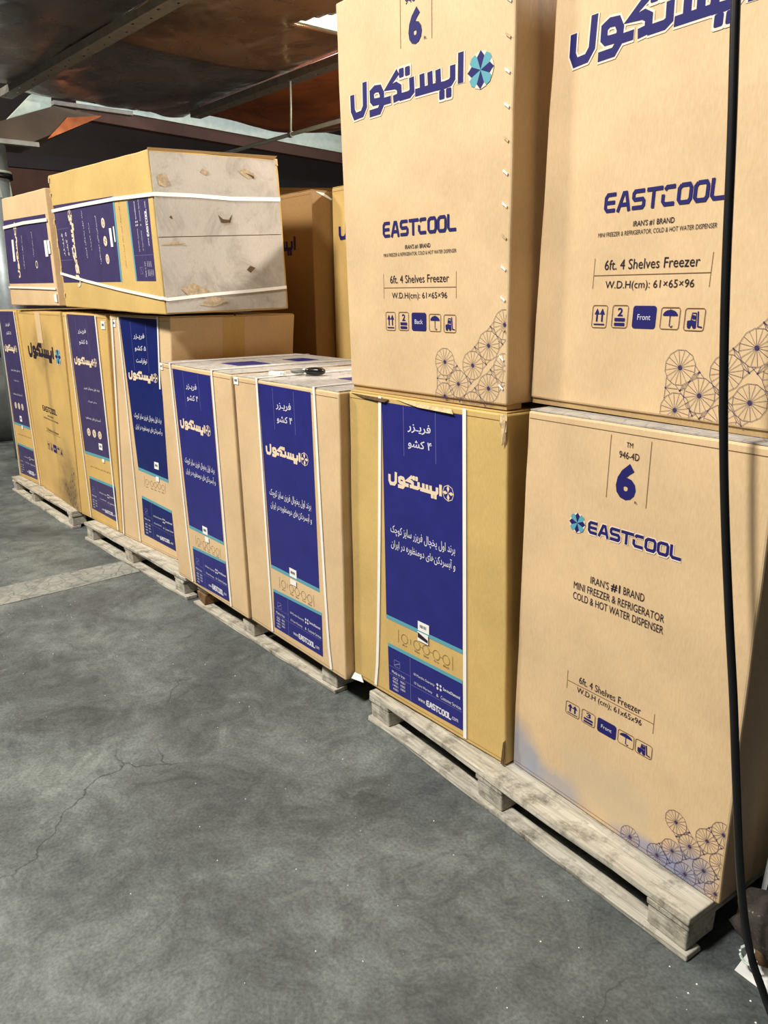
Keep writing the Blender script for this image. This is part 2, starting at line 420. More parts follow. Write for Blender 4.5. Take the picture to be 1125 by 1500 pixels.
def rosettes(face, cs, r, parent, clip=1.0):
    ink = Ink(face, .0011); W, H = face.W, face.H; seen = []
    th = .0009
    def ok(p): return p[0] <= .992 and p[1] >= .006
    def ln(a, b_, w_=th):
        if ok(a) and ok(b_): ink.stroke([a, b_], w_)
        elif ok(a) or ok(b_):
            p, q = (a, b_) if ok(a) else (b_, a)
            t = 1.0
            if q[0] > .992: t = min(t, (.992-p[0])/(q[0]-p[0]))
            if q[1] < .006: t = min(t, (p[1]-.006)/(p[1]-q[1]))
            if t > .05: ink.stroke([p, (p[0]+(q[0]-p[0])*t, p[1]+(q[1]-p[1])*t)], w_)
    for (u, v) in cs:
        pt = lambda a, q: (u+q*math.cos(a)/W, v+q*math.sin(a)/H)
        for k in range(16):
            a = 2*math.pi*k/16+.2; ln(pt(a, r*.12), pt(a, r*.95), th*.8)
        for k in range(12):
            a = 2*math.pi*k/12+.26; ln(pt(a, r), pt(a+math.pi/6, r))
        if ok((u+.006, v)): ink.disc(u, v, r*.13, 8)
        for c in cs:
            d = math.hypot((c[0]-u)*W, (c[1]-v)*H)
            if c <= (u, v) or d > r*2.5 or d < 1e-6: continue
            ax = math.atan2((c[1]-v)*H, (c[0]-u)*W)
            for sg in (1, -1):
                e = (u+(math.cos(ax)*d/2-math.sin(ax)*sg*r*.80)/W, v+(math.sin(ax)*d/2+math.cos(ax)*sg*r*.80)/H)
                if any(math.hypot((e[0]-q[0])*W, (e[1]-q[1])*H) < r*.97 for q in cs): continue
                if any(math.hypot((e[0]-q[0])*W, (e[1]-q[1])*H) < r*.45 for q in seen): continue
                seen.append(e); m_ = (u+math.cos(ax)*d/2/W, v+math.sin(ax)*d/2/H)
                ln(m_, e); ln(e, pt(ax+sg*.95, r)); ln(e, pt(ax+sg*.45, r))
                p2 = lambda a_: (c[0]+r*math.cos(a_)/W, c[1]+r*math.sin(a_)/H)
                ln(e, p2(ax+math.pi-sg*.95)); ln(e, p2(ax+math.pi-sg*.45)); ink.disc(e[0], e[1], .002, 6)
        ink.mark()
    return ink.build('printed_rosette_pattern', plainmat_ros, parent)
plainmat_ros = plain('thin_violet_ink', (62, 52, 92), .6)

def symbols(face, rects, word, num, parent):
    """five handling symbols: arrows up, stack limit, side word, umbrella, fork truck"""
    o = Ink(face, .0011); fi = Ink(face, .0011); wh = Ink(face, .0018)
    W, H = face.W, face.H; th = .0016
    for i, (u0, v1, u1, v0) in enumerate(rects):
        o.mark(); fi.mark()
        if i == 2: fi.rrect(u0, v0, u1, v1, .006)
        else: o.rrect(u0, v0, u1, v1, .006, ring=th)
        X = lambda t: u0+(u1-u0)*t
        Y = lambda t: v0+(v1-v0)*t
        hh = (v1-v0)*H
        if i == 0:
            for cx in (.33, .67):
                fi.rect(X(cx-.05), Y(.28), X(cx+.05), Y(.68)); fi.poly([(X(cx-.17), Y(.6)), (X(cx+.17), Y(.6)), (X(cx), Y(.86))])
            fi.rect(X(.15), Y(.13), X(.85), Y(.19))
        if i == 1:
            fi.text(num, X(.34), X(.66), Y(.70), hh*.36, .02); fi.seg = fi.seg[:-2]
            fi.rect(X(.18), Y(.30), X(.82), Y(.44)); fi.rect(X(.18), Y(.10), X(.82), Y(.23))
        if i == 2: wh.text(word, X(.22), X(.78), Y(.5), hh*.25)
        if i == 3:
            pts = [(X(.5+.38*math.cos(a)), Y(.62+.26*math.sin(a))) for a in [math.pi*k/12 for k in range(13)]]
            fi.poly(pts); fi.rect(X(.48), Y(.16), X(.52), Y(.64)); fi.stroke([(X(.52), Y(.18)), (X(.56), Y(.12)), (X(.62), Y(.12)), (X(.66), Y(.19))], .0018)
            fi.rect(X(.485), Y(.86), X(.515), Y(.93))
        if i == 4:
            fi.poly([(X(.16), Y(.24)), (X(.60), Y(.24)), (X(.60), Y(.42)), (X(.40), Y(.48)), (X(.16), Y(.44))])
            fi.stroke([(X(.34), Y(.48)), (X(.38), Y(.78)), (X(.56), Y(.78)), (X(.58), Y(.42))], .002)
            fi.disc(X(.46), Y(.60), .0045, 8); fi.stroke([(X(.64), Y(.86)), (X(.70), Y(.20)), (X(.9), Y(.17))], .0028)
            fi.disc(X(.26), Y(.20), .0045, 10); fi.disc(X(.52), Y(.20), .0045, 10)
    o.build('symbol_frames', BROWN, parent); f_ = fi.build('handling_symbols', INK, parent)
    wh.build('symbol_word', WHITE, parent)

# ------------------------------------------------------------------ cartons
def nz(p, s=3.0): return noise.noise_vector(Vector(p)*s)
def carton(name, label, F, depth, mat, group=None, dd=(0, 1, 0), back_up=0, cat='box', jag=.003, topmat_=None, flaps=True):
    bl, br, tr, tl = [Vector(p)+Vector((0, 0, -.035)) for p in F]
    dv = Vector(dd).normalized()*depth; bk = Vector((0, 0, back_up))
    base = (bl+br)/2+dv/2; base.z = min(bl.z, br.z)
    root = thing(name, label, cat, base, group)
    n = 10; bm = bmesh.new()
    for p in (bl, br, br+dv+bk, bl+dv+bk, tl, tr, tr+dv+bk, tl+dv+bk): bm.verts.new(p-base)
    bm.verts.ensure_lookup_table()
    for f in BOXF: bm.faces.new([bm.verts[i] for i in f])
    fn = (br-bl).cross(tl-bl).normalized()
    bmesh.ops.subdivide_edges(bm, edges=bm.edges[:], cuts=n, use_grid_fill=True)
    zt = max(tl.z, tr.z)-base.z
    for v in bm.verts:
        d = nz(v.co+base, 7)*jag
        if abs((v.co+base-bl).dot(fn)) < .005: d -= fn*d.dot(fn)
        if v.co.z < .004: d.z = abs(d.z)*.6
        if v.co.z > min(tl.z, tr.z)-base.z-.004: d.z = -abs(d.z)
        v.co += d
    bmesh.ops.recalc_face_normals(bm, faces=bm.faces[:])
    me = bpy.data.meshes.new('carton_body'); bm.to_mesh(me); bm.free()
    o = link_mesh('carton_body', me, mat, root); bevel(o, .005, 2)
    front = Face(bl, br, tr, tl); side = Face(br, br+dv+bk, tr+dv+bk, tr); top = Face(tl, tr, tr+dv+bk, tl+dv+bk)
    if flaps:   # scored fold below the lid edge, and the slit between the two lid flaps
        ink = Ink(front, .0008)
        ink.stroke([(.01, 1-.018/front.H), (.99, 1-.018/front.H)], .0014); ink.mark(); ink.stroke([(.01, .014/front.H), (.99, .014/front.H)], .0012)
        ink.build('fold_score', BROWN, root)
        V = []; Fc = []
        for v0, v1 in ((.006, .492), (.508, .994)):
            i = len(V); V += [top.P(.006, v0, .0005), top.P(.994, v0, .0005), top.P(.994, v1, .0005), top.P(.006, v1, .0005), top.P(.006, v0, .0035), top.P(.994, v0, .0035), top.P(.994, v1, .0035), top.P(.006, v1, .0035)]
            Fc = [tuple(j for j in f) for f in BOXF]
            part('lid_flap', V, Fc, topmat_ or mat, root); V = []
    return root, front, side, top
def strap(root, face, path, wd=.013, off=.0022, th=.0012, name='strap', extra=None, wrap=None):
    """flat plastic band over face points path [(u, v, lift)], then optional world points"""
    pts = [(face.P(u, v, off+l), face.n) for u, v, l in path]
    if wrap: pts += wrap
    V = []; F = []
    for i, (p, n) in enumerate(pts):
        t = (pts[min(i+1, len(pts)-1)][0]-pts[max(i-1, 0)][0]).normalized(); s = t.cross(n).normalized()*wd/2
        V += [p-s, p+s, p+s+n*th, p-s+n*th]
    for i in range(len(pts)-1):
        a = 4*i; b_ = a+4
        for k in range(4): F.append((a+k, a+(k+1) % 4, b_+(k+1) % 4, b_+k))
    F += [(0, 1, 2, 3), tuple(len(V)-4+k for k in (3, 2, 1, 0))]
    return part(name, V, F, STRAP, root)
def vstrap(root, front, top, ub, ut, bow=.0, side_len=1.0, wd=.013):
    path = []
    for k in range(13):
        t = k/12; v = .012+t*.985
        path.append((ub+(ut-ub)*(t**.6), v, bow*math.sin(math.pi*t)))
    wrap = []
    nn = (front.n+top.n).normalized()
    wrap.append((top.P(ut, .0, .006 if side_len > .1 else .0)+front.n*.003, nn))
    if side_len < .1: return strap(root, front, path, wd=wd, wrap=wrap)
    for k in range(1, 8):
        v = k/8*side_len; wrap.append((top.P(ut, v, .0055+.004*math.sin(math.pi*k/8)), top.n))
    wrap.append((top.P(ut, side_len, .005), top.n))
    return strap(root, front, path, wd=wd, wrap=wrap)
def label_sticker(root, face, u, v, w_, h, off=.002, barcode=True, name='shipping_label'):
    W, H = face.W, face.H
    a = [face.P(u+dx*w_/2/W, v+dy*h/2/H, off+o) for o in (0, .0006) for dx, dy in ((-1, -1), (1, -1), (1, 1), (-1, 1))]
    s = part(name, a, BOXF, PAPER, root)
    if barcode:
        ink = Ink(face, off+.0012); x = -.3
        random.seed(int(u*1000))
        while x < .3:
            b_ = random.uniform(.02, .06); ink.rect(u+x*w_/W, v-.12*h/H, u+(x+b_)*w_/W, v+.2*h/H); x += b_+random.uniform(.03, .06)
        ink.build('barcode', DINK, s)
    return s
def scrap(root, pts, mat, th=.002, name='torn_flap'):
    """small bent scrap of board, an outline of world points with thickness"""
    V = [Vector(p) for p in pts]; n = len(V)
    nn = (V[1]-V[0]).cross(V[2]-V[0]).normalized()*th
    V += [v+nn for v in V[:n]]
    F = [tuple(range(n))[::-1], tuple(range(n, 2*n))]+[(k, (k+1) % n, n+(k+1) % n, n+k) for k in range(n)]
    return part(name, V, F, mat, root)

def print_wide(root, f, logo_v=.729, six=True, word='Back', num='2', r=.0368, ros=None, dx=0, ec=(.2755, .7253, .4100, .4490)):
    """the wide printed side: number, Persian mark, word mark, text, symbols, rosettes"""
    k = Ink(f, .0012)
    if six:
        ln = Ink(f, .001); ln.stroke([(.417, .99), (.4144, .8371)], .0014); ln.stroke([(.594, .99), (.5927, .8347)], .0014); ln.build('printed_rule', BROWN, root)
        k.text('6', .462, .538, .8745, .083, .05); k.text('ft.', .548, .566, .842, .008)
        k.text('946-4D', .445, .565, .9335, .016); k.text('TM', .485, .525, .958, .012)
    k.build('printed_number', INK, root)
    h = Ink(f, .0009); logo(h, .0958, .7468, logo_v, wide=1.5); h.build('logo_halo', HALO, root)
    k = Ink(f, .0014); logo(k, .0958, .7468, logo_v); k.build('printed_logo', INK, root)
    k = Ink(f, .0014); wordmark(k, *ec); k.build('printed_wordmark', INK, root)
    emblem(f, .8452, .7375, .042, root)
    k = Ink(f, .0012); c0 = ec[2]
    k.text("IRAN'S #1 BRAND", .419, .575, .3825, .0125, .008); k.text('MINI FREEZER & REFRIGERATOR, COLD & HOT WATER DISPENSER', .2755, .7253, .3655, .0105)
    k.text('6ft. 4 Shelves Freezer', .316, .683, .3045, .021); k.text('W.D.H(cm): 61×65×96', .326, .672, .2615, .021)
    k.build('printed_text', DINK, root)
    k = Ink(f, .0011); k.stroke([(.2707, .2835), (.7241, .2825)], .0013)
    for u in (.2707, .7241): k.stroke([(u, .3195), (u, .2562)], .0011)
    k.build('printed_rule', BROWN, root)
    symbols(f, [(.279, .2217, .3462, .1731), (.367, .2222, .4347, .1746), (.4541, .2209, .5459, .1755), (.5634, .2188, .6358, .1752), (.652, .2176, .7242, .1741)], word, num, root)
    rosettes(f, ros or [(.6575, .1025), (.7376, .0516), (.8186, .1), (.9032, .1488), (.9063, .0491), (.9848, .1975), (.9892, .0995), (.6567, .0172), (.8186, .0030)], r, root)

FREEZER = 'فریـزر'
def print_panel(root, f, pn, blue=BLUE, lines=('۴ کشو',), variant='circles', low=True, hid=1.0, logo_v=.7575, lu=(.294, .631), em=.0225):
    """pn: panel corners in face coords: upper panel tl,tr,bl,br ; lower panel tl,tr,bl,br"""
    (tl, tr, bl, br, tl2, tr2, bl2, br2) = pn
    k = Ink(f, .001); k.poly([bl, br, tr, tl]); p = k.build('printed_blue_panel', blue, root)
    t = Ink(f, .0011); hh = .013
    t.poly([(bl[0], bl[1]-hh), (br[0], br[1]-hh), br, bl]); t.poly([tl2, tr2, (tr2[0], tr2[1]+hh*.9), (tl2[0], tl2[1]+hh*.9)]); t.build('printed_teal_stripe', TEAL, root)
    U = lambda x: tl[0]+(x-.2483)/(.7585-.2483)*(tr[0]-tl[0])+(bl[0]-tl[0])*.0
    def sh(v): return (bl[0]-tl[0])*(tl[1]-v)/(tl[1]-bl[1])
    def UU(x, v): return U(x)+sh(v)*(1-(x-.2483)/.51)+((br[0]-tr[0])*(tl[1]-v)/(tl[1]-bl[1]))*((x-.2483)/.51)
    w_ = Ink(f, .0018)
    w_.text(fa('فریـزر'), UU(.423, .92), UU(.572, .92), .921, .030, .012)
    for i, s in enumerate(lines):
        v = .872-i*.05; w_.text(fa(s), UU(.425, v), UU(.578, v), v, .030, .012)
    w_.build('printed_white_text', WHITE, root)
    l = Ink(f, .0016); l.stroke([(UU(.396, .98), .979), (UU(.397, .83), .8311-.05*(len(lines)-1))], .0014); l.stroke([(UU(.601, .98), .979), (UU(.603, .83), .8296-.05*(len(lines)-1))], .0014)
    l.build('printed_rule', LAV, root)
    c = Ink(f, .0018); v = logo_v
    logo(c, UU(lu[0], v), UU(lu[1], v), v-.0155, wide=1.12, hk=.88); emblem_mono(c, UU(.6769, v), v-.004, em); c.build('printed_logo', CREAM, root)
    w_ = Ink(f, .0018)
    if variant == 'circles':
        w_.text(fa('برند اول یخچال فریزر سایز کوچک'), UU(.294, .588), UU(.717, .588), .5875, .034, .008)
        w_.text(fa('و آبسردکن\u200cهای دومنظوره در ایران'), UU(.296, .542), UU(.718, .542), .5425, .034, .008)
        w_.build('printed_white_text', WHITE, root)
    else:
        w_.text(fa('برند اول یخچال فریزر'), UU(.40, .66), UU(.70, .66), .66, .017, .004)
        w_.text(fa('سایز کوچک'), UU(.45, .60), UU(.62, .60), .60, .013)
        w_.text(fa('آبسردکن\u200cهای دومنظوره'), UU(.36, .52), UU(.66, .52), .52, .019, .004)
        w_.build('printed_white_text', WHITE, root)
        c = Ink(f, .0018)
        for x in (.39, .50, .61):
            c.disc(UU(x, .45), .45, .023, 16); c.mark()
        c.build('printed_round_badge', CREAM, root)
        c = Ink(f, .0022)
        for x in (.39, .50, .61):
            u = UU(x, .45)
            c.disc(u, .45, .014, 6, ring=.003) if x != .50 else c.stroke([(u, .462), (u-.014, .45), (u+.014, .45), (u, .438)], .003)
        c.build('badge_icon', blue, root)
    W, H = f.W, f.H
    k = Ink(f, .0012); vv = bl[1]-.056
    xs = (.3787, .4642, .5267, .5942, .6577)
    if variant == 'circles':
        for x in xs: k.disc(UU(x, vv), vv, .0155, 16, ring=.0014)
        for a, b_ in zip(xs[1:], xs[2:]): k.stroke([(UU(a, vv)+.0165/W, vv), (UU(b_, vv)-.0165/W, vv)], .0012)
        k.stroke([(UU(.3358, vv), vv+.022), (UU(.3347, vv), vv-.023)], .0013); k.stroke([(UU(.421, vv), vv+.010), (UU(.421, vv), vv-.008)], .0013); k.stroke([(UU(.6978, vv), vv+.022), (UU(.6974, vv), vv-.023)], .0013)
        for x, s in zip(xs, ('A+', 'White', 'Silver', 'Gray', 'Black')): k.text(s, UU(x, vv)-.012/W, UU(x, vv)+.012/W, vv-.0225, .007)
    else:
        k.text(fa('برند اول یخچال فریزر سایز کوچک در ایران'), UU(.33, vv), UU(.74, vv), vv-.012, .012)
    k.build('printed_colour_chart', BROWN, root)
    if low:
        k = Ink(f, .001); k.poly([bl2, br2, tr2, tl2]); k.build('printed_blue_panel', blue, root)
        def Q(x, v):    # reference lower panel u .2683-.7600, v .028-.182
            a = (x-.2683)/(.76-.2683); b_ = (v-.028)/(.182-.028)
            return (bl2[0]*(1-a)*(1-b_)+br2[0]*a*(1-b_)+tr2[0]*a*b_+tl2[0]*(1-a)*b_, bl2[1]*(1-a)*(1-b_)+br2[1]*a*(1-b_)+tr2[1]*a*b_+tl2[1]*(1-a)*b_)
        def T(s, x0, x1, v, h, bold=0):
            a = Q(x0, v); b_ = Q(x1, v); w2.text(s, a[0], b_[0], a[1], h, bold)
        l = Ink(f, .0016)
        l.stroke([Q(.4256, .178), Q(.4224, .030)], .0014); l.stroke([Q(.27, .1160), Q(.4255, .1160)], .0011); l.stroke([Q(.27, .0885), Q(.7568, .0885)], .0011)
        a = Q(.3105, .1217); b_ = Q(.354, .1460); l.rrect(a[0], a[1], b_[0], b_[1], .004, ring=.0018); l.stroke([(a[0], a[1]+.004), (b_[0], b_[1]-.006)], .003)
        l.build('printed_rule', LAV, root)
        w2 = Ink(f, .0018)
        T('Made in Iran', .294, .385, .1000, .010); T('ISO', .300, .335, .078, .009)
        for i, (p1, p2) in enumerate((('9001', '9001'), ('14001', '10002'), ('45001', '10004'))):
            T(p1, .298, .335, .066-.0125*i, .0075); T(p2, .352, .385, .078-.0125*i, .0075)
        T('18 Months Guaranty', .448, .586, .1300, .011); T('10 Years Warranty', .450, .570, .1003, .011); T('&', .596, .610, .1003, .010)
        T('Customer Services', .6246, .7496, .1008, .011); T('www.', .474, .524, .0520, .010); T('.com', .690, .730, .0520, .010)
        T('ServiceDiamond', .640, .745, .1330, .010, .02)
        for dx in (-.010, .010):
            for dy in (-.006, .006):
                q = Q(.615+dx, .131+dy); w2.disc(q[0], q[1], .0045, 8)
        a = Q(.530, .0440); b_ = Q(.687, .0620); wordmark(w2, a[0], b_[0], a[1], b_[1], .24)
        w2.build('printed_white_text', WHITE, root)

# ================================================================== THE SETTING
def slab(name, x0, x1, y0, y1, z0, z1, mat, struct=True):
    o = obj_from(name, boxv(x0, x1, y0, y1, z0, z1), BOXF, mat, origin=((x0+x1)/2, (y0+y1)/2, z0)); o.location = ((x0+x1)/2, (y0+y1)/2, z0)
    if struct: structure(o)
    return o
floor = slab('floor', -11, 7, -9, 7, -.1, 0, CONC); 
V = []; n = 24
for i in range(n+1):
    y = -5+i*(6.5/n); c = -2.60+.0+.0*i
    V += [(-2.735+.010*math.sin(i*1.7)-.09*(y+.09)*.0-.045*(-.09-y)*(1 if y < -.09 else .0), y, .002), (-2.515+.008*math.sin(i*2.3+1)+.02*(-.09-y)*(1 if y < -.09 else 0), y, .002)]
st = obj_from('joint_strip', V, [(2*i, 2*i+1, 2*i+3, 2*i+2) for i in range(n)], strip_mat(), floor, origin=floor.location)
structure(slab('added_wall_right', 3.6, 3.8, -9, 7, 0, 5, CHAR)); structure(slab('wall_left', -9.3, -9.1, -9, 7, 0, 4.5, DKW)); structure(slab('wall_back', -9.1, 7, 6.6, 6.8, 0, 4.5, DKW))  # right wall is unseen, added to cut stray light from that side
tm = [(2.55, 2.85, RED), (2.86, 3.02, CHAR), (2.22, 2.50, RED), (1.9, 2.18, CHAR)]
for i, (z0, z1, mt) in enumerate(tm): slab('trim_%d' % (i+1), -9.1, -9.02, -2, 6.6, z0, z1, mt)

# ceiling: foil-faced sheets lapping over slotted steel purlins
def sheetmesh(x0, x1, y0, y1, z, sag, holes=None, nx=60, ny=24, edge=0):
    V = []; F = []
    for j in range(ny+1):
        for i in range(nx+1):
            x = x0+(x1-x0)*i/nx; y = y0+(y1-y0)*j/ny
            if i == 0: x += edge*noise.noise(Vector((3, y*2.3, 0)))
            zz = z-sag*math.sin(math.pi*j/ny)+.018*noise.noise(Vector((x*1.3, y*2.2, z)))
            V.append(Vector((x, y, zz)))
    for j in range(ny):
        for i in range(nx):
            c = (V[j*(nx+1)+i]+V[(j+1)*(nx+1)+i+1])/2
            if holes and holes(c.x, c.y): continue
            F.append((j*(nx+1)+i, j*(nx+1)+i+1, (j+1)*(nx+1)+i+1, (j+1)*(nx+1)+i))
    return V, F
ceil = thing('ceiling', '', '', (-2, 1, 2.965)); del ceil['label']; del ceil['category']; structure(ceil)
def ceilpart(nm, V, F, mat):
    o = part(nm, V, F, mat, ceil, smooth=True); m = o.modifiers.new('solid', 'SOLIDIFY'); m.thickness = .004; m.offset = 1; return o
def hole(x, y): return x > -3.14 and y < 1.98 and (y-1.42) > .42*(x+3.14)
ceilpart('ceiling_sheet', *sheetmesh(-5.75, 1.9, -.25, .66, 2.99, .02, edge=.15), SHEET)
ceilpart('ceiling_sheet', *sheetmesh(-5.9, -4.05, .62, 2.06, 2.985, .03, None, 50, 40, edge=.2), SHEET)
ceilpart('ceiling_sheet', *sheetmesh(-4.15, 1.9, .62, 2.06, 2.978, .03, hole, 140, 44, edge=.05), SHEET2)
ceilpart('ceiling_sheet', *sheetmesh(-5.62, 1.9, 2.03, 3.5, 2.955, .06, edge=.12), SHEET3)
ceilpart('ceiling_sheet', *sheetmesh(-5.5, 1.9, 3.45, 5.4, 2.97, .03, edge=.1), SHEET3)
def purlin(y0, y1, xl, xr, z):
    # slotted angle: a flat flange with two rows of holes as real recesses, and an upstand
    d = Vector((xr-xl, y1-y0, 0)); L = d.length; d.normalize(); nn = Vector((-d.y, d.x, 0))
    bm = bmesh.new(); N_ = int(L/.16); wd = .10
    O = Vector((xl, y0, z)); V = []; F = []
    rows = [0, .022, .034, .060, .072, wd]
    cols = []
    for k in range(N_): cols += [k*.16, k*.16+.06, k*.16+.09]
    cols.append(N_*.16)
    for a in cols:
        for r in rows: V.append(O+d*a+nn*r)
    nr = len(rows)
    for i in range(len(cols)-1):
        for j in range(nr-1):
            if i % 3 == 1 and j in (1, 3) and ((i//3+j//2) % 2 == 0): continue
            F.append((i*nr+j, (i+1)*nr+j, (i+1)*nr+j+1, i*nr+j+1))
    i = len(V); e = O+d*cols[-1]
    V += [O, e, e+Vector((0, 0, .05)), O+Vector((0, 0, .05)), O+nn*wd, e+nn*wd, e+nn*wd+Vector((0, 0, .05)), O+nn*wd+Vector((0, 0, .05))]
    F += [(i, i+1, i+2, i+3), (i+4, i+7, i+6, i+5)]
    o = part('steel_purlin', V, F, STEEL, ceil); m = o.modifiers.new('solid', 'SOLIDIFY'); m.thickness = .003; return o
purlin(.475, .98, -5.98, 2.0, 2.935); purlin(1.99, 2.16, -5.7, 2.0, 2.925)
glz, nt, b = nmat('skylight_glazing'); b.inputs['Emission Color'].default_value = (.80, .93, 1, 1); b.inputs['Emission Strength'].default_value = 1.6
sky = slab('window_1', -6, 1.6, 1.2, 4.2, 3.25, 3.27, glz)
fr = slab('trim_5', -3.155, -3.12, 1.40, 1.98, 2.96, 2.995, GALV)
# pale beam across the far end, with the brown band under it
def quadbeam(name, p, th, mat):
    V = [Vector(q) for q in p]; V += [v+Vector((-th, 0, 0)) for v in V[:4]]
    o = obj_from(name, V, [(0, 1, 2, 3), (7, 6, 5, 4), (1, 0, 4, 5), (2, 1, 5, 6), (3, 2, 6, 7), (0, 3, 7, 4)], mat); structure(o); return o
quadbeam('trim_6', [(-6.2, 1.2, 3.01), (-6.2, 5.4, 2.84), (-6.2, 5.4, 3.02), (-6.2, 1.2, 3.16)], .1, GALV)
quadbeam('trim_7', [(-6.21, 1.2, 2.90), (-6.21, 5.4, 2.74), (-6.21, 5.4, 2.84), (-6.21, 1.2, 3.01)], .1, RED)
quadbeam('trim_8', [(-6.2, .40, 2.64), (-6.2, .947, 2.955), (-6.2, .958, 3.05), (-6.2, .80, 3.04)], .1, GALV)
# dropped panel with copper edge, grey edge angles
ob = obj_from('ceiling', [(-6.0, .70, 2.63), (-6.0, 1.27, 2.90), (-6.0, .91, 2.93), (-6.0, .10, 2.62), (-6.6, .76, 2.63), (-6.6, 1.3, 2.90), (-6.6, .9, 2.93), (-6.6, .1, 2.62)], BOXF, plain('brown_panel', (92, 82, 72), .45, .2, .3, 3), origin=(0, 0, 0)); structure(ob)
slab('trim_9', -6.05, -5.98, .90, 1.58, 2.935, 2.968, STEEL); slab('trim_10', -6.02, -5.95, .2, .735, 2.590, 2.625, GREY)
quadbeam('trim_11', [(-5.99, .82, 2.665), (-5.99, 1.26, 2.875), (-5.99, 1.30, 2.90), (-5.99, 1.0, 2.85)], .02, SHEET3)
# pipe brace with its hanger
pr = thing('brace_pipe', 'thin galvanised pipe hung by a rod under the ceiling beam', 'pipe', (-4.3, 2.1, 2.565))
V, F = tube([(-5.4, 2.02, 2.56), (-4.17, 2.05, 2.565), (-2.0, 2.12, 2.57)], .014); part('pipe', V, F, GALV, pr, smooth=True)
V, F = tube([(-4.17, 2.05, 2.57), (-4.155, 2.05, 2.75), (-4.15, 2.05, 2.925)], .008); part('hanger_rod', V, F, GALV, pr, smooth=True)
V, F = tube([(-4.19, 2.05, 2.565), (-4.15, 2.05, 2.565)], .022); part('clamp', V, F, GREY, pr)
# column at far left
colo = thing('steel_column', 'grey round steel column with a dark clamp ring at far left', 'column', (-6.1, .38, 0))
V, F = tube([(-6.1, .38, 0), (-6.1, .38, 2.59)], .125, 20); part('shaft', V, F, GREY, colo, smooth=True)
V, F = tube([(-6.1, .38, 2.33), (-6.1, .38, 2.37)], .15, 20); part('clamp_ring', V, F, BLACK, colo, smooth=True)
V, F = tube([(-6.1, .38, 2.37), (-6.1, .38, 2.39)], .145, 20); part('clamp_ring', V, F, GALV, colo, smooth=True)
V, F = tube([(-6.1, .38, 2.18), (-6.1, .38, 2.31)], [.135, .128], 6); part('gusset', V, F, GALV, colo)

# ================================================================== PALLETS
def pallet(label, x0, x1, y0, y1, depth=.80, blocks=(.0, .5, 1.0), bw=.10, deckinset=0, rng=1, boardw=.105, decks=5, bbw=.052):
    random.seed(rng)
    L = math.hypot(x1-x0, y1-y0); d = Vector(((x1-x0)/L, (y1-y0)/L, 0)); nn = Vector((-d.y, d.x, 0))
    O = Vector((x0, y0, 0)); c = O+d*L/2+nn*depth/2
    root = thing('wooden_pallet', label, 'pallet', c, 'wooden pallets under the cartons')
    def brd(nm, a0, a1, b0, b1, z0, z1, jit=.004, bv=.003):
        V = []
        nseg = 6 if (a1-a0) > .5 else 1
        # a board with slightly wandering long edges
        for z in (z0, z1):
            for bb in (b0, b1):
                for k in range(nseg+1):
                    a = a0+(a1-a0)*k/nseg
                    V.append(O+d*a+nn*(bb+random.uniform(-jit, jit))+Vector((0, 0, z+(random.uniform(-.0015, 0) if z == z1 else 0))))
        m_ = nseg+1; F = []
        for k in range(nseg):
            F += [(k, k+m_, k+m_+1, k+1), (2*m_+k, 2*m_+k+1, 3*m_+k+1, 3*m_+k), (k, k+1, 2*m_+k+1, 2*m_+k), (m_+k, 3*m_+k, 3*m_+k+1, m_+k+1)]
        F += [(0, 2*m_, 3*m_, m_), (nseg, m_+nseg, 3*m_+nseg, 2*m_+nseg)]
        # origin of the part at its own middle so the wood grain follows the board
        mid = sum(V, Vector())/len(V)
        me = bpy.data.meshes.new(nm); me.from_pydata([tuple(Matrix.Rotation(-math.atan2(d.y, d.x)-(math.pi/2 if nm == 'stringer_board' else 0), 3, 'Z') @ (v-mid)) for v in V], [], F); me.update()
        o = link_mesh(nm, me, WOOD, root); o.location = mid-c; o.rotation_euler = (0, 0, math.atan2(d.y, d.x)+(math.pi/2 if nm == 'stringer_board' else 0)); bevel(o, bv, 2)
    for i in range(decks):
        b0 = deckinset+i*(depth-deckinset-boardw)/(decks-1)
        brd('deck_board', random.uniform(0, .008), L-random.uniform(0, .008), b0, b0+boardw, .0905, .1095)
    for t in blocks:
        a = bw/2+(L-bw)*t
        brd('stringer_board', a-bw/2, a+bw/2, deckinset*.5+.002, depth-.002, .072, .090)
        for s in (0, .5, 1):
            b0 = .006+(depth-bw-.012)*s
            brd('block', a-bw/2+random.uniform(0, .006), a+bw/2-random.uniform(0, .006), b0, b0+bw, .0185, .0715, .003, .004)
    for s in (0, .5, 1):
        b0 = (depth-bbw)*s
        brd('bottom_board', 0, L, b0-(.004 if s == 0 else 0), b0+bbw, .0005, .018)
    return root
pallet('nearest weathered wooden pallet, under the two printed cartons at right', -.597, .617, -.045, -.134, .80, (0, .48, .995), .105, rng=3, boardw=.125)
p2_ = pallet('wooden pallet with broken end block, under the two short blue-panel cartons', -1.925, -.81, -.040, -.030, .76, (.0, .43, 1.0), .10, deckinset=.035, rng=5)
for ch in p2_.children:                       # the end block at the front left is split and rotted brown
    if ch.name.startswith('block') and ch.location.x < -.45 and ch.location.y < -.2:
        ch.data.materials[0] = plain('rotted_brown_wood', (112, 84, 52), .9, 0, .45, 40); random.seed(2)
        for v in ch.data.vertices: v.co += Vector((random.uniform(-.012, .004), random.uniform(-.002, .012), random.uniform(-.010, 0) if v.co.z > 0 else 0))

pallet('whitish wooden pallet under the tall cartons that carry the strapped grey-ended box', -3.275, -1.99, -.085, -.045, .80, (.01, .47, .97), .10, rng=8)
pallet('farthest wooden pallet at the left end of the row', -4.86, -3.545, -.085, -.075, .80, (0, .36, 1.0), .085, rng=12)

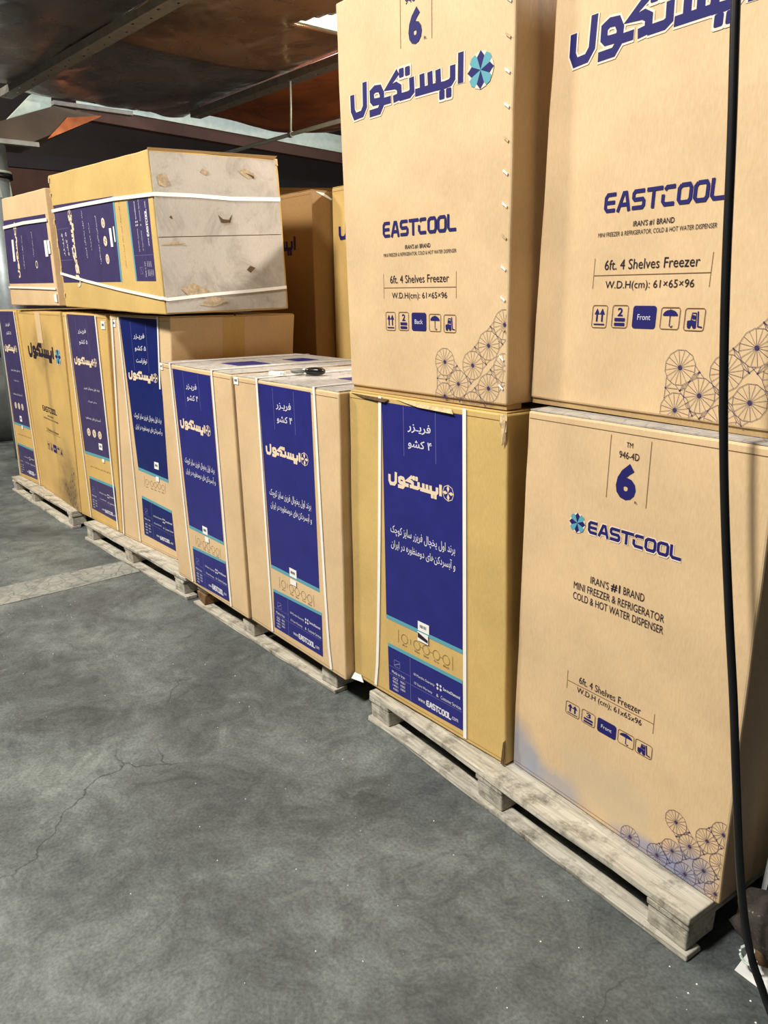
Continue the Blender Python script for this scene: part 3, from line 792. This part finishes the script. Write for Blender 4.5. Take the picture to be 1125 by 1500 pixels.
# ================================================================== CARTONS OF THE ROW
D = (0, 1, 0)
# --- near right, lower: the printed side with the big 6
r1, f, sd, tp = carton('freezer_carton', 'tan carton standing on the nearest pallet, big blue 6 and word mark, at lower right', [(-.0061, .007, .1455), (.6329, -.0507, .1455), (.6339, -.0507, 1.1469), (-.0023, .0067, 1.1429)], .66, TANB, 'freezer cartons with the wide printed side', dd=(.05, 1, 0), topmat_=GTOP)
k = Ink(f, .001); k.stroke([(.4078, .9753), (.4046, .8315)], .0014); k.stroke([(.5746, .9738), (.5737, .8289)], .0014); k.build('printed_rule', BROWN, r1)
k = Ink(f, .0012); k.text('6', .443, .527, .8768, .082, .05); k.build('printed_number', INK, r1)
k = Ink(f, .0012); k.text('TM', .475, .502, .9585, .011); k.text('946-4D', .4477, .531, .935, .0155); k.text('ft.', .5249, .539, .8355, .006)
k.text("IRAN'S", .3618, .446, .6245, .0185); k.text('#1', .456, .497, .6255, .021, .02); k.text('BRAND', .511, .600, .627, .0185)
k.text('MINI FREEZER & REFRIGERATOR', .2834, .6852, .5966, .0185); k.text('COLD & HOT WATER DISPENSER', .2833, .6859, .570, .0185)
k.text('6ft. 4 Shelves Freezer', .3405, .6277, .3565, .0185); k.text('W.D.H (cm); 61x65x96', .3326, .6353, .3262, .0190); k.build('printed_text', DINK, r1)
k = Ink(f, .0009); wordmark(k, .3330, .728, .7345, .7665, .36); k.build('wordmark_halo', HALO, r1)
k = Ink(f, .0014); wordmark(k, .3342, .7270, .7362, .7660, .24); k.build('printed_wordmark', INK, r1)
emblem(f, .2815, .7520, .0255, r1)
k = Ink(f, .0011); k.stroke([(.2822, .3402), (.6848, .3416)], .0013)
for u in (.2813, .6847): k.stroke([(u, .367), (u, .317)], .0012)
k.build('printed_rule', BROWN, r1)
symbols(f, [(.2815, .2842, .3527, .2484), (.3634, .2852, .4311, .2491), (.442, .2855, .5304, .2483), (.5381, .2846, .6118, .2490), (.6168, .2848, .6898, .2495)], 'Front', '3', r1)
rosettes(f, [(.8106, .1347), (.631, .0205), (.75, .0207), (.8076, .0573), (.8714, .0959), (.9314, .1359), (.9846, .1735), (.8661, .0207), (.9321, .0599), (.9904, .0981), (.9831, .0227)], .0278, r1)
# --- near right, upper
r2, f, sd, tp = carton('freezer_carton', 'tan carton at upper right behind the hanging black cable, stacked second high', [(-.0546, .0743, 1.164), (.6015, .0028, 1.164), (.6353, -.0009, 2.20), (-.0208, .0706, 2.20)], .58, TAN, 'freezer cartons with the wide printed side', flaps=False)
part('bottom_flap', [f.P(u, 0, o)+Vector((0, 0, z)) for z in (-.013, .001) for u, o in ((.004, -.006), (.996, -.006), (.996, -.05), (.004, -.05))], BOXF, DRY, r2)
print_wide(r2, f, word='Front', ec=(.2916, .7400, .4095, .4485))
# --- middle, lower: short blue-panel carton on the nearest pallet
r4, f, sd, tp = carton('freezer_carton', 'golden carton with blue panel on the nearest pallet, under the stapled tan carton', [(-.6925, -.032, .160), (-.0120, -.0175, .1455), (-.0487, -.0183, 1.1302), (-.6914, -.032, 1.1330)], .65, YEL, 'short freezer cartons with a blue panel')
print_panel(r4, f, [(.2483, .9832), (.7585, .9801), (.2569, .2916), (.7585, .2939), (.2661, .1815), (.7579, .1848), (.2716, .024), (.7632, .0324)])
vstrap(r4, f, tp, .172, .2376, side_len=.02); vstrap(r4, f, tp, .7751, .7748, side_len=.02)
label_sticker(r4, f, .517, .306, .050, .030)
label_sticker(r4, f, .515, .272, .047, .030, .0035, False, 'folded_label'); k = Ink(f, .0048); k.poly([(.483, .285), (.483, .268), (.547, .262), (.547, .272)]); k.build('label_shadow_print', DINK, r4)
q = f.P
scrap(r4, [q(.962, .998, .002), q(1.004, 1.0, .003), q(1.006, .955, .008), q(.985, .955, .006), q(.975, .975, .010)], TORN); scrap(r4, [q(.975, .99, .005), q(1.003, .985, .009), q(.998, .93, .004), q(.985, .92, .010)], TORN)
scrap(r4, [q(.02, .997, .002), q(.30, .993, .003), q(.28, .984, .009), q(.12, .988, .006)], DARKT); scrap(r4, [q(.35, .996, .002), q(.70, .992, .002), q(.72, .981, .010), q(.5, .984, .007)], TORN)
scrap(r4, [q(.99, .07, .002), q(1.002, .08, .002), q(1.002, .005, .010), q(.985, .004, .008)], DARKT)
scrap(r4, [q(.005, .012, .002), q(.06, .018, .006), q(.09, .0, .012), q(.01, -.004, .02)], PAPER, name='torn_padding')
# --- middle, upper: the wide printed side with stapled edge
r3, f, sd, tp = carton('freezer_carton', 'tan carton with a stapled right edge, upper middle, on the golden blue-panel carton', [(-.7037, -.012, 1.150), (-.0590, -.012, 1.150), (-.0736, -.012, 2.2063), (-.744, -.012, 2.2063)], .64, TAN, 'freezer cartons with the wide printed side', flaps=False)
f = Face(*[Vector(p)+Vector((0, 0, -.035)) for p in ((-.7037, -.012, 1.136), (-.0590, -.012, 1.136), (-.0736, -.012, 2.2063), (-.744, -.012, 2.2063))])
part('bottom_flap', [(x-0, y, z) for z in (1.1025, 1.116) for x, y in ((-.70, -.005), (-.063, -.005), (-.063, .05), (-.70, .05))], BOXF, DRY, r3)
print_wide(r3, f)
for i in range(15):
    v = .985-i*.0665
    part('staple', [f.P(u, v+dv_, o) for o in (.0012, .0035) for u, dv_ in ((.962, .004), (.984, -.006), (.986, -.002), (.964, .008))], BOXF, PAPER if i % 3 else TORN, r3)
# --- two short blue-panel cartons on the second pallet
r5, f, sd, tp = carton('freezer_carton', 'tan carton with blue panel that carries the black keys, beside the golden one', [(-1.3649, -.0508, .1452), (-.6985, -.0667, .1452), (-.6979, -.0667, 1.1312), (-1.3962, -.050, 1.1298)], .72, TAN, 'short freezer cartons with a blue panel', topmat_=GTOP)
print_panel(r5, f, [(.2722, .9885), (.7702, .9865), (.2887, .2963), (.7832, .2981), (.2974, .1872), (.7968, .1986), (.2853, .0351), (.7936, .0385)])
vstrap(r5, f, tp, .262, .262); vstrap(r5, f, tp, .875, .8035)
label_sticker(r5, f, .53, .307, .048, .032); label_sticker(r5, f, .53, .270, .040, .020, .003, False, 'folded_label'); label_sticker(r5, f, .03, .985, .035, .028)
k = Ink(tp, .0045); k.rect(.55, .30, .78, .52); k.build('printed_blue_patch', BLUE, r5)
R5T = tp
r6, f, sd, tp = carton('freezer_carton', 'tan carton with blue panel between the key-carrying carton and the tall cartons', [(-2.0673, -.0449, .1452), (-1.3780, -.0593, .1452), (-1.4030, -.0587, 1.1352), (-2.0853, -.0445, 1.1398)], .72, TAN, 'short freezer cartons with a blue panel', topmat_=GTOP)
print_panel(r6, f, [(.2086, .9842), (.743, .982), (.2547, .2861), (.748, .2906), (.2805, .1797), (.754, .1938), (.2826, .014), (.7633, .0262)])
vstrap(r6, f, tp, .24, .1805); vstrap(r6, f, tp, .79, .7721)
label_sticker(r6, f, .50, .300, .048, .034); label_sticker(r6, f, .52, .262, .035, .022, .003, False, 'folded_label'); label_sticker(r6, f, .04, .985, .03, .03)
k = Ink(tp, .0045); k.rect(.38, .24, .62, .46); k.rect(.40, .66, .60, .82); k.build('printed_blue_patch', BLUE, r6)
# --- tall cartons on the third pallet
r7, f, sd, tp = carton('freezer_carton', 'tall carton with deep blue panel, under the grey-ended box, tape on its brown side', [(-2.8700, -.007, .1452), (-2.2575, .0358, .1452), (-2.131, .0446, 1.3313), (-2.757, .0009, 1.3327)], .66, TAN, 'tall freezer cartons with a blue panel')
print_panel(r7, f, [(.1809, .9958), (.8115, .9907), (.38, .3607), (.8932, .3482), (.4184, .2222), (.9343, .2049), (.4356, .0523), (.9835, .0402)], BLUE3, ('۵ کشو', 'نوفراست'), logo_v=.765)
strap(r7, f, [(.04+.02*t, 0.01+t*.98, .003) for t in [k/8 for k in range(9)]]); strap(r7, f, [(.36-.19*t, .01+t*.985, .002) for t in [k/8 for k in range(9)]], wd=.009); strap(r7, f, [(.825, .72+.28*t, .002) for t in [k/4 for k in range(5)]], wd=.012)
label_sticker(r7, f, .71, .393, .045, .036); label_sticker(r7, f, .72, .335, .03, .025, .003, False, 'folded_label'); label_sticker(r7, f, .08, .968, .04, .036)
part('side_tape', [sd.P(u, v, o) for o in (.0006, .0014) for u, v in ((.40, .02), (.575, .02), (.575, .995), (.40, .995))], BOXF, YEL, r7)
r8, f, sd, tp = carton('freezer_carton', 'tall carton with purplish panel and three round badges, third from the left end', [(-3.4600, -.0359, .1452), (-2.8986, -.0001, .1452), (-2.8166, .0051, 1.3352), (-3.4001, -.032, 1.3396)], .66, YEL2, 'tall freezer cartons with a blue panel')
print_panel(r8, f, [(.1206, .9948), (.7643, .9929), (.2533, .3481), (.8541, .3508), (.3055, .2139), (.9256, .2119), (.3047, .0585), (.9289, .0461)], BLUE2, ('۵ کشو',), 'badges', logo_v=.79)
strap(r8, f, [(.93-.14*t, .01+t*.985, .003) for t in [k/8 for k in range(9)]]); strap(r8, f, [(.27-.17*t, .01+t*.985, .002) for t in [k/8 for k in range(9)]], wd=.009)
label_sticker(r8, f, .66, .395, .045, .036); label_sticker(r8, f, .70, .33, .03, .02, .003, False, 'folded_label'); label_sticker(r8, f, .93, .955, .045, .04)
# --- tall cartons at the far left
r10, f, sd, tp = carton('freezer_carton', 'tall golden carton smudged with soot, printed with the big dark mark, far left', [(-4.350, -.0058, .1452), (-3.4750, -.0359, .1452), (-3.42, -.0378, 1.342), (-4.4230, -.0033, 1.342)], .66, SOOT, 'tall freezer cartons at the far left')
k = Ink(f, .0014); logo(k, .17, .76, .775, wide=1.1, hk=.85); k.build('printed_logo', DINK, r10); emblem(f, .865, .785, .052, r10, off=.0014, mats=(INK, TEAL, HALO))
k = Ink(f, .0014); wordmark(k, .33, .68, .475, .505); k.build('printed_wordmark', DINK, r10)
k = Ink(f, .0014); k.text("IRAN'S #1 BRAND", .44, .58, .455, .012, .01); k.text('MINI FREEZER & REFRIGERATOR, COLD & HOT WATER DISPENSER', .33, .69, .437, .011, .01); k.text('5 Shelves Freezer', .37, .67, .378, .018); k.build('printed_text', DINK, r10)
k = Ink(f, .0014); k.stroke([(.34, .365), (.70, .363)], .002); k.build('printed_rule', BROWN, r10)
symbols(f, [(.33, .305, .395, .262), (.405, .305, .47, .262), (.485, .305, .565, .262), (.58, .305, .645, .262), (.655, .305, .72, .262)], 'Back', '2', r10)
rosettes(f, [(.70, .11), (.76, .065), (.82, .11), (.88, .155), (.88, .065), (.93, .11), (.93, .20), (.82, .02), (.93, .02)], .038, r10)
part('side_tape', [f.P(u, v, o) for o in (.0008, .0016) for u, v in ((.44, .84), (.56, .84), (.56, .998), (.44, .998))], BOXF, TAN, r10)
r9, f, sd, tp = carton('freezer_carton', 'tall carton with purplish panel at the very left end of the row', [(-4.84, -.030, .1452), (-4.366, -.004, .1452), (-4.440, -.008, 1.342), (-4.80, -.028, 1.342)], .66, YEL2, 'tall freezer cartons with a blue panel')
print_panel(r9, f, [(.01, .9928), (.86, .995), (.07, .3429), (.83, .3391), (.09, .2034), (.82, .1981), (.09, .0225), (.82, .0276)], BLUE2, ('۵ کشو',), 'badges', logo_v=.79)
strap(r9, f, [(.93-.02*t, .005+t*.99, .003) for t in [k/8 for k in range(9)]], wd=.011); strap(r9, f, [(.05-.03*t, .01+t*.98, .002) for t in [k/8 for k in range(9)]], wd=.008)
label_sticker(r9, f, .45, .375, .045, .04); label_sticker(r9, f, .47, .325, .03, .025, .003, False, 'folded_label')
# --- boxes laid flat on top
t1, f, sd, tp = carton('laid_freezer_box', 'golden box lying on its side with a scuffed grey end, two white straps', [(-3.3186, -.03, 1.372), (-2.0068, -.03, 1.345), (-2.0566, -.03, 2.0088), (-3.3699, -.03, 2.055)], .625, YEL, 'freezer boxes laid flat on the tall cartons', back_up=.018, jag=.006, flaps=False)
R_ = Face(f.q[1], f.q[2], f.q[3], f.q[0])          # upright reading: its top points to the left
print_panel(t1, R_, [(.19, .985), (.775, .985), (.203, .35), (.765, .333), (.21, .200), (.72, .200), (.211, .043), (.735, .033)], BLUE2, ('۵ کشو',), 'badges', logo_v=.80, lu=(.23, .66), em=.03)
Tm = f.P
part('grey_end_board', [sd.P(u, v, o) for o in (.001, .0075) for u, v in ((.012, .012), (.975, .006), (.985, .50), (.010, .475))], BOXF, GREYC, t1)
part('grey_end_board', [sd.P(u, v, o) for o in (.001, .0082) for u, v in ((.008, .480), (.985, .505), (.975, .988), (.012, .985))], BOXF, GREYC, t1)
for (a, mt) in (([(.04, .845), (.10, .865), (.13, .80), (.09, .78), (.05, .79)], TORN2), ([(.36, .88), (.385, .905), (.43, .885), (.41, .86)], TORN2), ([(.66, .905), (.72, .92), (.80, .88), (.74, .855), (.69, .88)], TORN2), ([(.70, .90), (.78, .895), (.785, .86)], DARKT),
                ([(.47, .62), (.50, .595), (.55, .59), (.58, .625), (.56, .575), (.49, .572)], DARKT), ([(.02, .43), (.12, .452), (.20, .44), (.10, .43)], TORN2), ([(.13, .155), (.22, .195), (.36, .13), (.30, .09), (.18, .11)], TORN2), ([(.26, .05), (.36, .11), (.48, .07), (.36, .035)], TORN2), ([(.10, .60), (.115, .61), (.12, .59)], DARKT), ([(.66, .27), (.69, .295), (.73, .28), (.69, .25)], DARKT)):
    V = [sd.P(u, v, .0092+.004*((i*7) % 3)/3) for i, (u, v) in enumerate(a)]; scrap(t1, V, mt, .0012, 'torn_patch')
def around(root, fr_, sd_, pts_f, pts_s, wd=.016):
    p = [(u, v, .003) for u, v in pts_f]
    wr = [(fr_.P(1, pts_f[-1][1], .004)+sd_.n*.004, (fr_.n+sd_.n).normalized())]+[(sd_.P(u, v, .0105), sd_.n) for u, v in pts_s]
    return strap(root, fr_, p, wd=wd, wrap=wr)
around(t1, f, sd, [(.0, .735), (.35, .742), (.7, .745), (.985, .735)], [(.02, .735), (.3, .735), (.6, .725), (.99, .735)])
around(t1, f, sd, [(.0, .262), (.3, .205), (.65, .150), (.985, .105)], [(.02, .095), (.35, .115), (.7, .130), (.985, .145)], .014)
label_sticker(t1, f, .614, .50, .028, .085, .003, False, 'white_sticker'); label_sticker(t1, f, .648, .52, .014, .07, .003, False, 'white_sticker')
for (u, v, a) in ((.004, .97, .03), (.0, .86, .02), (.0, .66, .03), (.004, .5, .045), (.004, .3, .03), (.002, .1, .03)):
    scrap(t1, [f.P(u, v+a/2, .002), f.P(u+.018, v+a*.2, .006), f.P(u+.010, v-a, .003), f.P(u-.003, v-a*.8, .004)], TORN)
scrap(t1, [sd.P(.0, .992, .002), sd.P(.5, .997, .004), sd.P(.97, .992, .003), sd.P(.985, 1.012, .02), sd.P(.45, 1.010, .012), sd.P(.0, 1.006, .01)], DRY, name='lifted_edge_flap')
scrap(t1, [sd.P(.96, 1.0, .004), sd.P(1.0, 1.0, .004), sd.P(1.0, .955, .006), sd.P(.975, .96, .008)], TORN)
t0, f, sd, tp = carton('laid_freezer_box', 'tan box lying on its side at the far left, white stickers on its blue panel', [(-4.3573, -.05, 1.3773), (-3.372, -.05, 1.3765), (-3.392, -.05, 1.995), (-4.2622, -.05, 2.0197)], .62, TAN, 'freezer boxes laid flat on the tall cartons', jag=.006, flaps=False)
R_ = Face(f.q[1], f.q[2], f.q[3], f.q[0])
k = Ink(f, .001); k.poly([(.0, .21), (.953, .202), (.957, .787), (.0, .80)]); k.build('printed_blue_panel', BLUE2, t0)
k = Ink(R_, .0018); logo(k, .27, .66, .72, wide=1.2, hk=.9); emblem_mono(k, .715, .728, .032); k.mark(); k.disc(.37, .33, .022, 12, ring=.007); k.build('printed_logo', CREAM, t0)
k = Ink(R_, .0018); k.text(fa('برند اول یخچال'), .34, .64, .60, .02); k.text(fa('فریزر سایز کوچک'), .44, .66, .37, .02); k.build('printed_white_text', WHITE, t0)
strap(t0, f, [(.0, .735, .004), (.5, .745, .004), (.99, .737, .003)], wd=.018); strap(t0, f, [(.0, .175, .004), (.5, .165, .004), (.99, .150, .003)], wd=.012)
label_sticker(t0, f, .19, .515, .045, .13, .003, False, 'white_sticker'); label_sticker(t0, f, .90, .50, .05, .09, .003, False, 'white_sticker'); label_sticker(t0, f, .96, .51, .04, .075, .004, False, 'white_sticker')
scrap(t0, [f.P(.93, .10, .003), f.P(.99, .11, .006), f.P(.99, .03, .006), f.P(.94, .04, .004)], PAPER, name='torn_patch')
# --- second row behind
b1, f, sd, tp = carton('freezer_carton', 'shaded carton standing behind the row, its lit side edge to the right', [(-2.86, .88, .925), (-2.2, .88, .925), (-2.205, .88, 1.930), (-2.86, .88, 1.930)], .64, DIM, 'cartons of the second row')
k = Ink(f, .0014); logo(k, .0958, .7468, .729); k.build('printed_logo', INK, b1)
scrap(b1, [sd.P(.04, .995, .002), sd.P(.12, .99, .002), sd.P(.20, .965, .003), sd.P(.19, .958, .003)], PAPER, name='tape_strip')
b2, f, sd, tp = carton('freezer_carton', 'golden carton behind the row, mostly hidden by the stapled carton', [(-2.192, 1.0, .940), (-1.54, 1.0, .940), (-1.54, 1.0, 1.945), (-2.194, 1.0, 1.945)], .64, YEL, 'cartons of the second row')
k = Ink(f, .0014); logo(k, .0958, .7468, .768); k.build('printed_logo', INK, b2)
carton('freezer_carton', 'unseen tan carton added behind the stapled carton to cast a shadow', [(-1.52, 1.0, .145), (-.88, 1.0, .145), (-.88, 1.0, 1.945), (-1.52, 1.0, 1.945)], .64, TAN, 'cartons of the second row')  # out of view, added so its top edge shades the grey box end
b3, f, sd, tp = carton('freezer_carton', 'rusty brown carton farthest back, only its top edge showing over the shaded one', [(-3.9, 1.7, 1.16), (-3.10, 1.7, 1.16), (-3.10, 1.7, 2.085), (-3.9, 1.7, 2.170)], .6, YEL2, 'cartons of the second row')
for nm, F_, dp in (('lower', [(-2.86, .88, .1452), (-2.2, .88, .1452), (-2.2, .88, .9245), (-2.86, .88, .9245)], .64), ('b', [(-2.19, 1.0, .1452), (-1.54, 1.0, .1452), (-1.54, 1.0, .9395), (-2.19, 1.0, .9395)], .64), ('c', [(-3.9, 1.7, .1452), (-3.1, 1.7, .1452), (-3.1, 1.7, 1.1595), (-3.9, 1.7, 1.1595)], .6)):
    carton('freezer_carton', {'lower': 'plain bottom carton under the shaded carton of the second row', 'b': 'plain bottom carton under the golden second-row carton', 'c': 'plain bottom carton under the rusty brown carton at the very back'}[nm], F_, dp, DRY, None, flaps=False)
pallet('pallet of the second row, hidden behind the front row', -2.88, -.86, .86, .86, .80, rng=21, boardw=.1)
pallet('pallet at the very back, under the rusty brown carton', -3.95, -3.05, 1.68, 1.68, .70, rng=22)

# ================================================================== LOOSE THINGS
# keys and lighter on the carton top
T = R5T
kx = T.P(.27, .27, .006)
kr = thing('car_keys', 'black car key fob with keys lying on the grey carton top', 'keys', kx)
def pill(name, c, rx, ry, rz_, mat, parent, ang=0):
    bm = bmesh.new(); bmesh.ops.create_uvsphere(bm, u_segments=16, v_segments=10, radius=1)
    for v in bm.verts:
        co = v.co; s = lambda t: math.copysign(abs(t)**.7, t)
        x, y, z = s(co.x)*rx, s(co.y)*ry, s(co.z)*rz_
        v.co = Vector((x*math.cos(ang)-y*math.sin(ang), x*math.sin(ang)+y*math.cos(ang), z))+Vector(c)-rootof(parent).location
    me = bpy.data.meshes.new(name); bm.to_mesh(me); bm.free()
    for p in me.polygons: p.use_smooth = True
    return link_mesh(name, me, mat, parent)
pill('key_fob', kx+Vector((.05, .02, .014)), .040, .022, .014, PLB, kr, .5)
pill('key_fob', kx+Vector((-.02, .0, .012)), .036, .017, .010, STEEL, kr, .9)
V, F = tube([kx+Vector((.015+.018*math.cos(a), .01+.018*math.sin(a), .020)) for a in [math.pi*2*k/16 for k in range(17)]], .0018, 6); part('key_ring', V, F, GALV, kr)
for a in (-.6, .1):
    o = kx+Vector((.0, .01, .006)); d = Vector((math.cos(a), math.sin(a), 0)); n_ = Vector((-d.y, d.x, 0))
    part('key_blade', [o+d*p+n_*q+Vector((0, 0, z)) for z in (0, .0025) for p, q in ((0, -.004), (.055, -.004), (.06, .003), (0, .004))], BOXF, GALV, kr)
lx = T.P(.225, .135, .006)
lt = thing('lighter', 'small white plastic lighter beside the black keys on the carton top', 'lighter', lx)
d = Vector((.80, .60, 0)); n_ = Vector((-.6, .8, 0))
o_ = part('lighter_body', [lx+d*p+n_*q+Vector((0, 0, z)) for z in (0, .016) for p, q in ((-.028, -.010), (.020, -.010), (.020, .010), (-.028, .010))], BOXF, PAPER, lt); bevel(o_, .003, 3)
o_ = part('lighter_cap', [lx+d*p+n_*q+Vector((0, 0, z)) for z in (.001, .015) for p, q in ((.0205, -.009), (.034, -.009), (.034, .009), (.0205, .009))], BOXF, GALV, lt); bevel(o_, .002, 2)
# hanging cable
cz = -.035
CP = [(.40, -.16, 2.99), (.44, -.15, 2.5), (.495, -.13, 2.05), (.508, -.13, 1.872), (.525, -.13, 1.669), (.5421, -.13, 1.428), (.5626, -.13, 1.217), (.5865, -.13, 1.032), (.6165, -.13, .840), (.645, -.13, .67), (.6661, -.13, .530), (.7026, -.13, .302), (.738, -.13, .16), (.775, -.125, .075), (.81, -.15, .046), (.86, -.25, .043), (.93, -.45, .043), (1.05, -.7, .043), (1.3, -.9, .043)]
P_ = [Vector(p)+Vector((0, 0, cz)) for p in CP]; pts = []
for i in range(len(P_)-1):
    a, b_, c, d = P_[max(i-1, 0)], P_[i], P_[i+1], P_[min(i+2, len(P_)-1)]
    for k in range(5):
        t = k/5; pts.append(.5*((2*b_)+(c-a)*t+(2*a-5*b_+4*c-d)*t*t+(3*b_-a-3*c+d)*t**3))
pts.append(P_[-1])
V, F = tube(pts, .0078, 12); o = obj_from('power_cable', V, F, BLACK, smooth=True, origin=pts[-1]); o.location = pts[-1]
tag(o, 'black cable hanging down in front of the upper right cartons to the floor', 'cable')
# clear plastic bag, paper, dark leaning board at the lower right
def bagmat():
    m, nt, b = nmat('smoky_clear_plastic', .10); b.inputs['Transmission Weight'].default_value = .8; b.inputs['Base Color'].default_value = srgb(130, 122, 116); b.inputs['IOR'].default_value = 1.2
    f = noise_tex(nt, coords(nt), 16, 5, .6, 1); bump(nt, b, f, .8, .02); return m
BAG = bagmat()
bc = Vector((.80, -.005, 0))
bg_ = thing('plastic_bag', 'smoky clear plastic bag of scraps on the floor right of the nearest pallet', 'bag', bc)
bm = bmesh.new(); bmesh.ops.create_icosphere(bm, subdivisions=4, radius=1)
for v in bm.verts:
    c = v.co.copy(); n_ = noise.noise(c*2.3)*.16+noise.noise(c*6)*.07
    z_ = max(0.001, .09+c.z*.10*(1+n_)); k_ = .55+.45*min(1, z_/.07)
    v.co = Vector((c.x*.150*k_*(1+n_), c.y*.072*k_*(1+n_*.6), z_))
me = bpy.data.meshes.new('bag_skin'); bm.to_mesh(me); bm.free()
for p in me.polygons: p.use_smooth = True
link_mesh('bag_skin', me, BAG, bg_)
random.seed(4)
for i in range(7):
    c = bc+Vector((random.uniform(-.085, .04), random.uniform(-.035, .02), random.uniform(.045, .12)))
    pill('scrap_wad', c, random.uniform(.02, .04), random.uniform(.02, .035), random.uniform(.012, .025), [PLB, STEEL, DARKT, BLACK][i % 4], bg_, i)
V, F = tube([bc+Vector((-.085+.018*math.cos(a), -.066+.004*math.sin(a), .055+.018*math.sin(a))) for a in [math.pi*2*k/14 for k in range(15)]], .003, 6); part('bottle_rim', V, F, GALV, bg_)
pp = obj_from('paper_sheet', [(.693, -.075, .002), (.80, -.085, .002), (.80, -.03, .003), (.690, -.005, .006), (.693, -.075, .0035), (.80, -.085, .0035), (.80, -.03, .0045), (.690, -.005, .0075)], BOXF, PAPER, origin=(.76, .08, .002)); pp.location = (.76, .08, .002); tag(pp, 'crumpled white paper on the floor at the right edge, by the plastic bag', 'paper')
lb = thing('leaning_board', 'dark board with a white edge leaning behind the plastic bag at right', 'board', (.80, .10, 0))
part('board', [(.668, .085, 0), (.95, .085, 0), (.95, .100, 0), (.668, .100, 0), (.700, .085, .62), (.98, .085, .62), (.98, .100, .62), (.700, .100, .62)], BOXF, plain('navy_board', (22, 24, 44), .5), lb)
part('edge_strip', [(.657, .083, 0), (.668, .083, 0), (.668, .102, 0), (.657, .102, 0), (.689, .083, .62), (.700, .083, .62), (.700, .102, .62), (.689, .102, .62)], BOXF, PAPER, lb)
# grey covered bundle far left
bd = thing('covered_bundle', 'grey tarpaulin-covered bundle on the floor beyond the far left cartons', 'bundle', (-7.6, .5, 0))
bm = bmesh.new(); bmesh.ops.create_icosphere(bm, subdivisions=4, radius=1)
for v in bm.verts:
    c = v.co.copy(); n_ = noise.noise(c*1.7)*.25+noise.noise(c*5)*.05
    s = lambda t: math.copysign(abs(t)**.6, t)
    v.co = Vector((s(c.x)*.65*(1+n_*.4), s(c.y)*.75*(1+n_*.4), max(0.0, .36+s(c.z)*.42*(1+n_*.5))))
me = bpy.data.meshes.new('tarpaulin'); bm.to_mesh(me); bm.free()
for p in me.polygons: p.use_smooth = True
link_mesh('tarpaulin', me, plain('dusty_tarpaulin', (92, 96, 94), .7, 0, .3, 6), bd)
# crumbs of white foam and grit on the floor
random.seed(11); V = []; F = []
spots = [(.75, -.12), (.66, -.2), (.8, -.25), (.72, -.3), (.95, -.2), (.88, -.32), (.6, -.17), (.5, -.15), (.35, -.12), (.78, -.16)]
for i in range(130):
    if i < 10: x, y = spots[i]
    elif i < 50: x, y = random.gauss(.75, .25), random.gauss(-.33, .14)
    else: x, y = random.uniform(-2.4, 1.0), random.uniform(-1.0, -.15)
    if -.65 < x < .68 and y > -.16 or y > -.08: continue
    r = random.uniform(.0008, .0026) if i > 20 else random.uniform(.002, .0035); j = len(V)
    V += [(x-r, y, .0003), (x, y-r, .0003), (x+r, y, .0003), (x, y+r, .0003), (x+r*.2, y, r*1.2)]
    F += [(j, j+1, j+4), (j+1, j+2, j+4), (j+2, j+3, j+4), (j+3, j, j+4), (j+3, j+2, j+1, j)]
o = obj_from('foam_crumbs', V, F, PAPER, origin=(0, 0, 0)); o['kind'] = 'stuff'; tag(o, 'tiny white foam crumbs scattered over the concrete floor', 'crumbs')
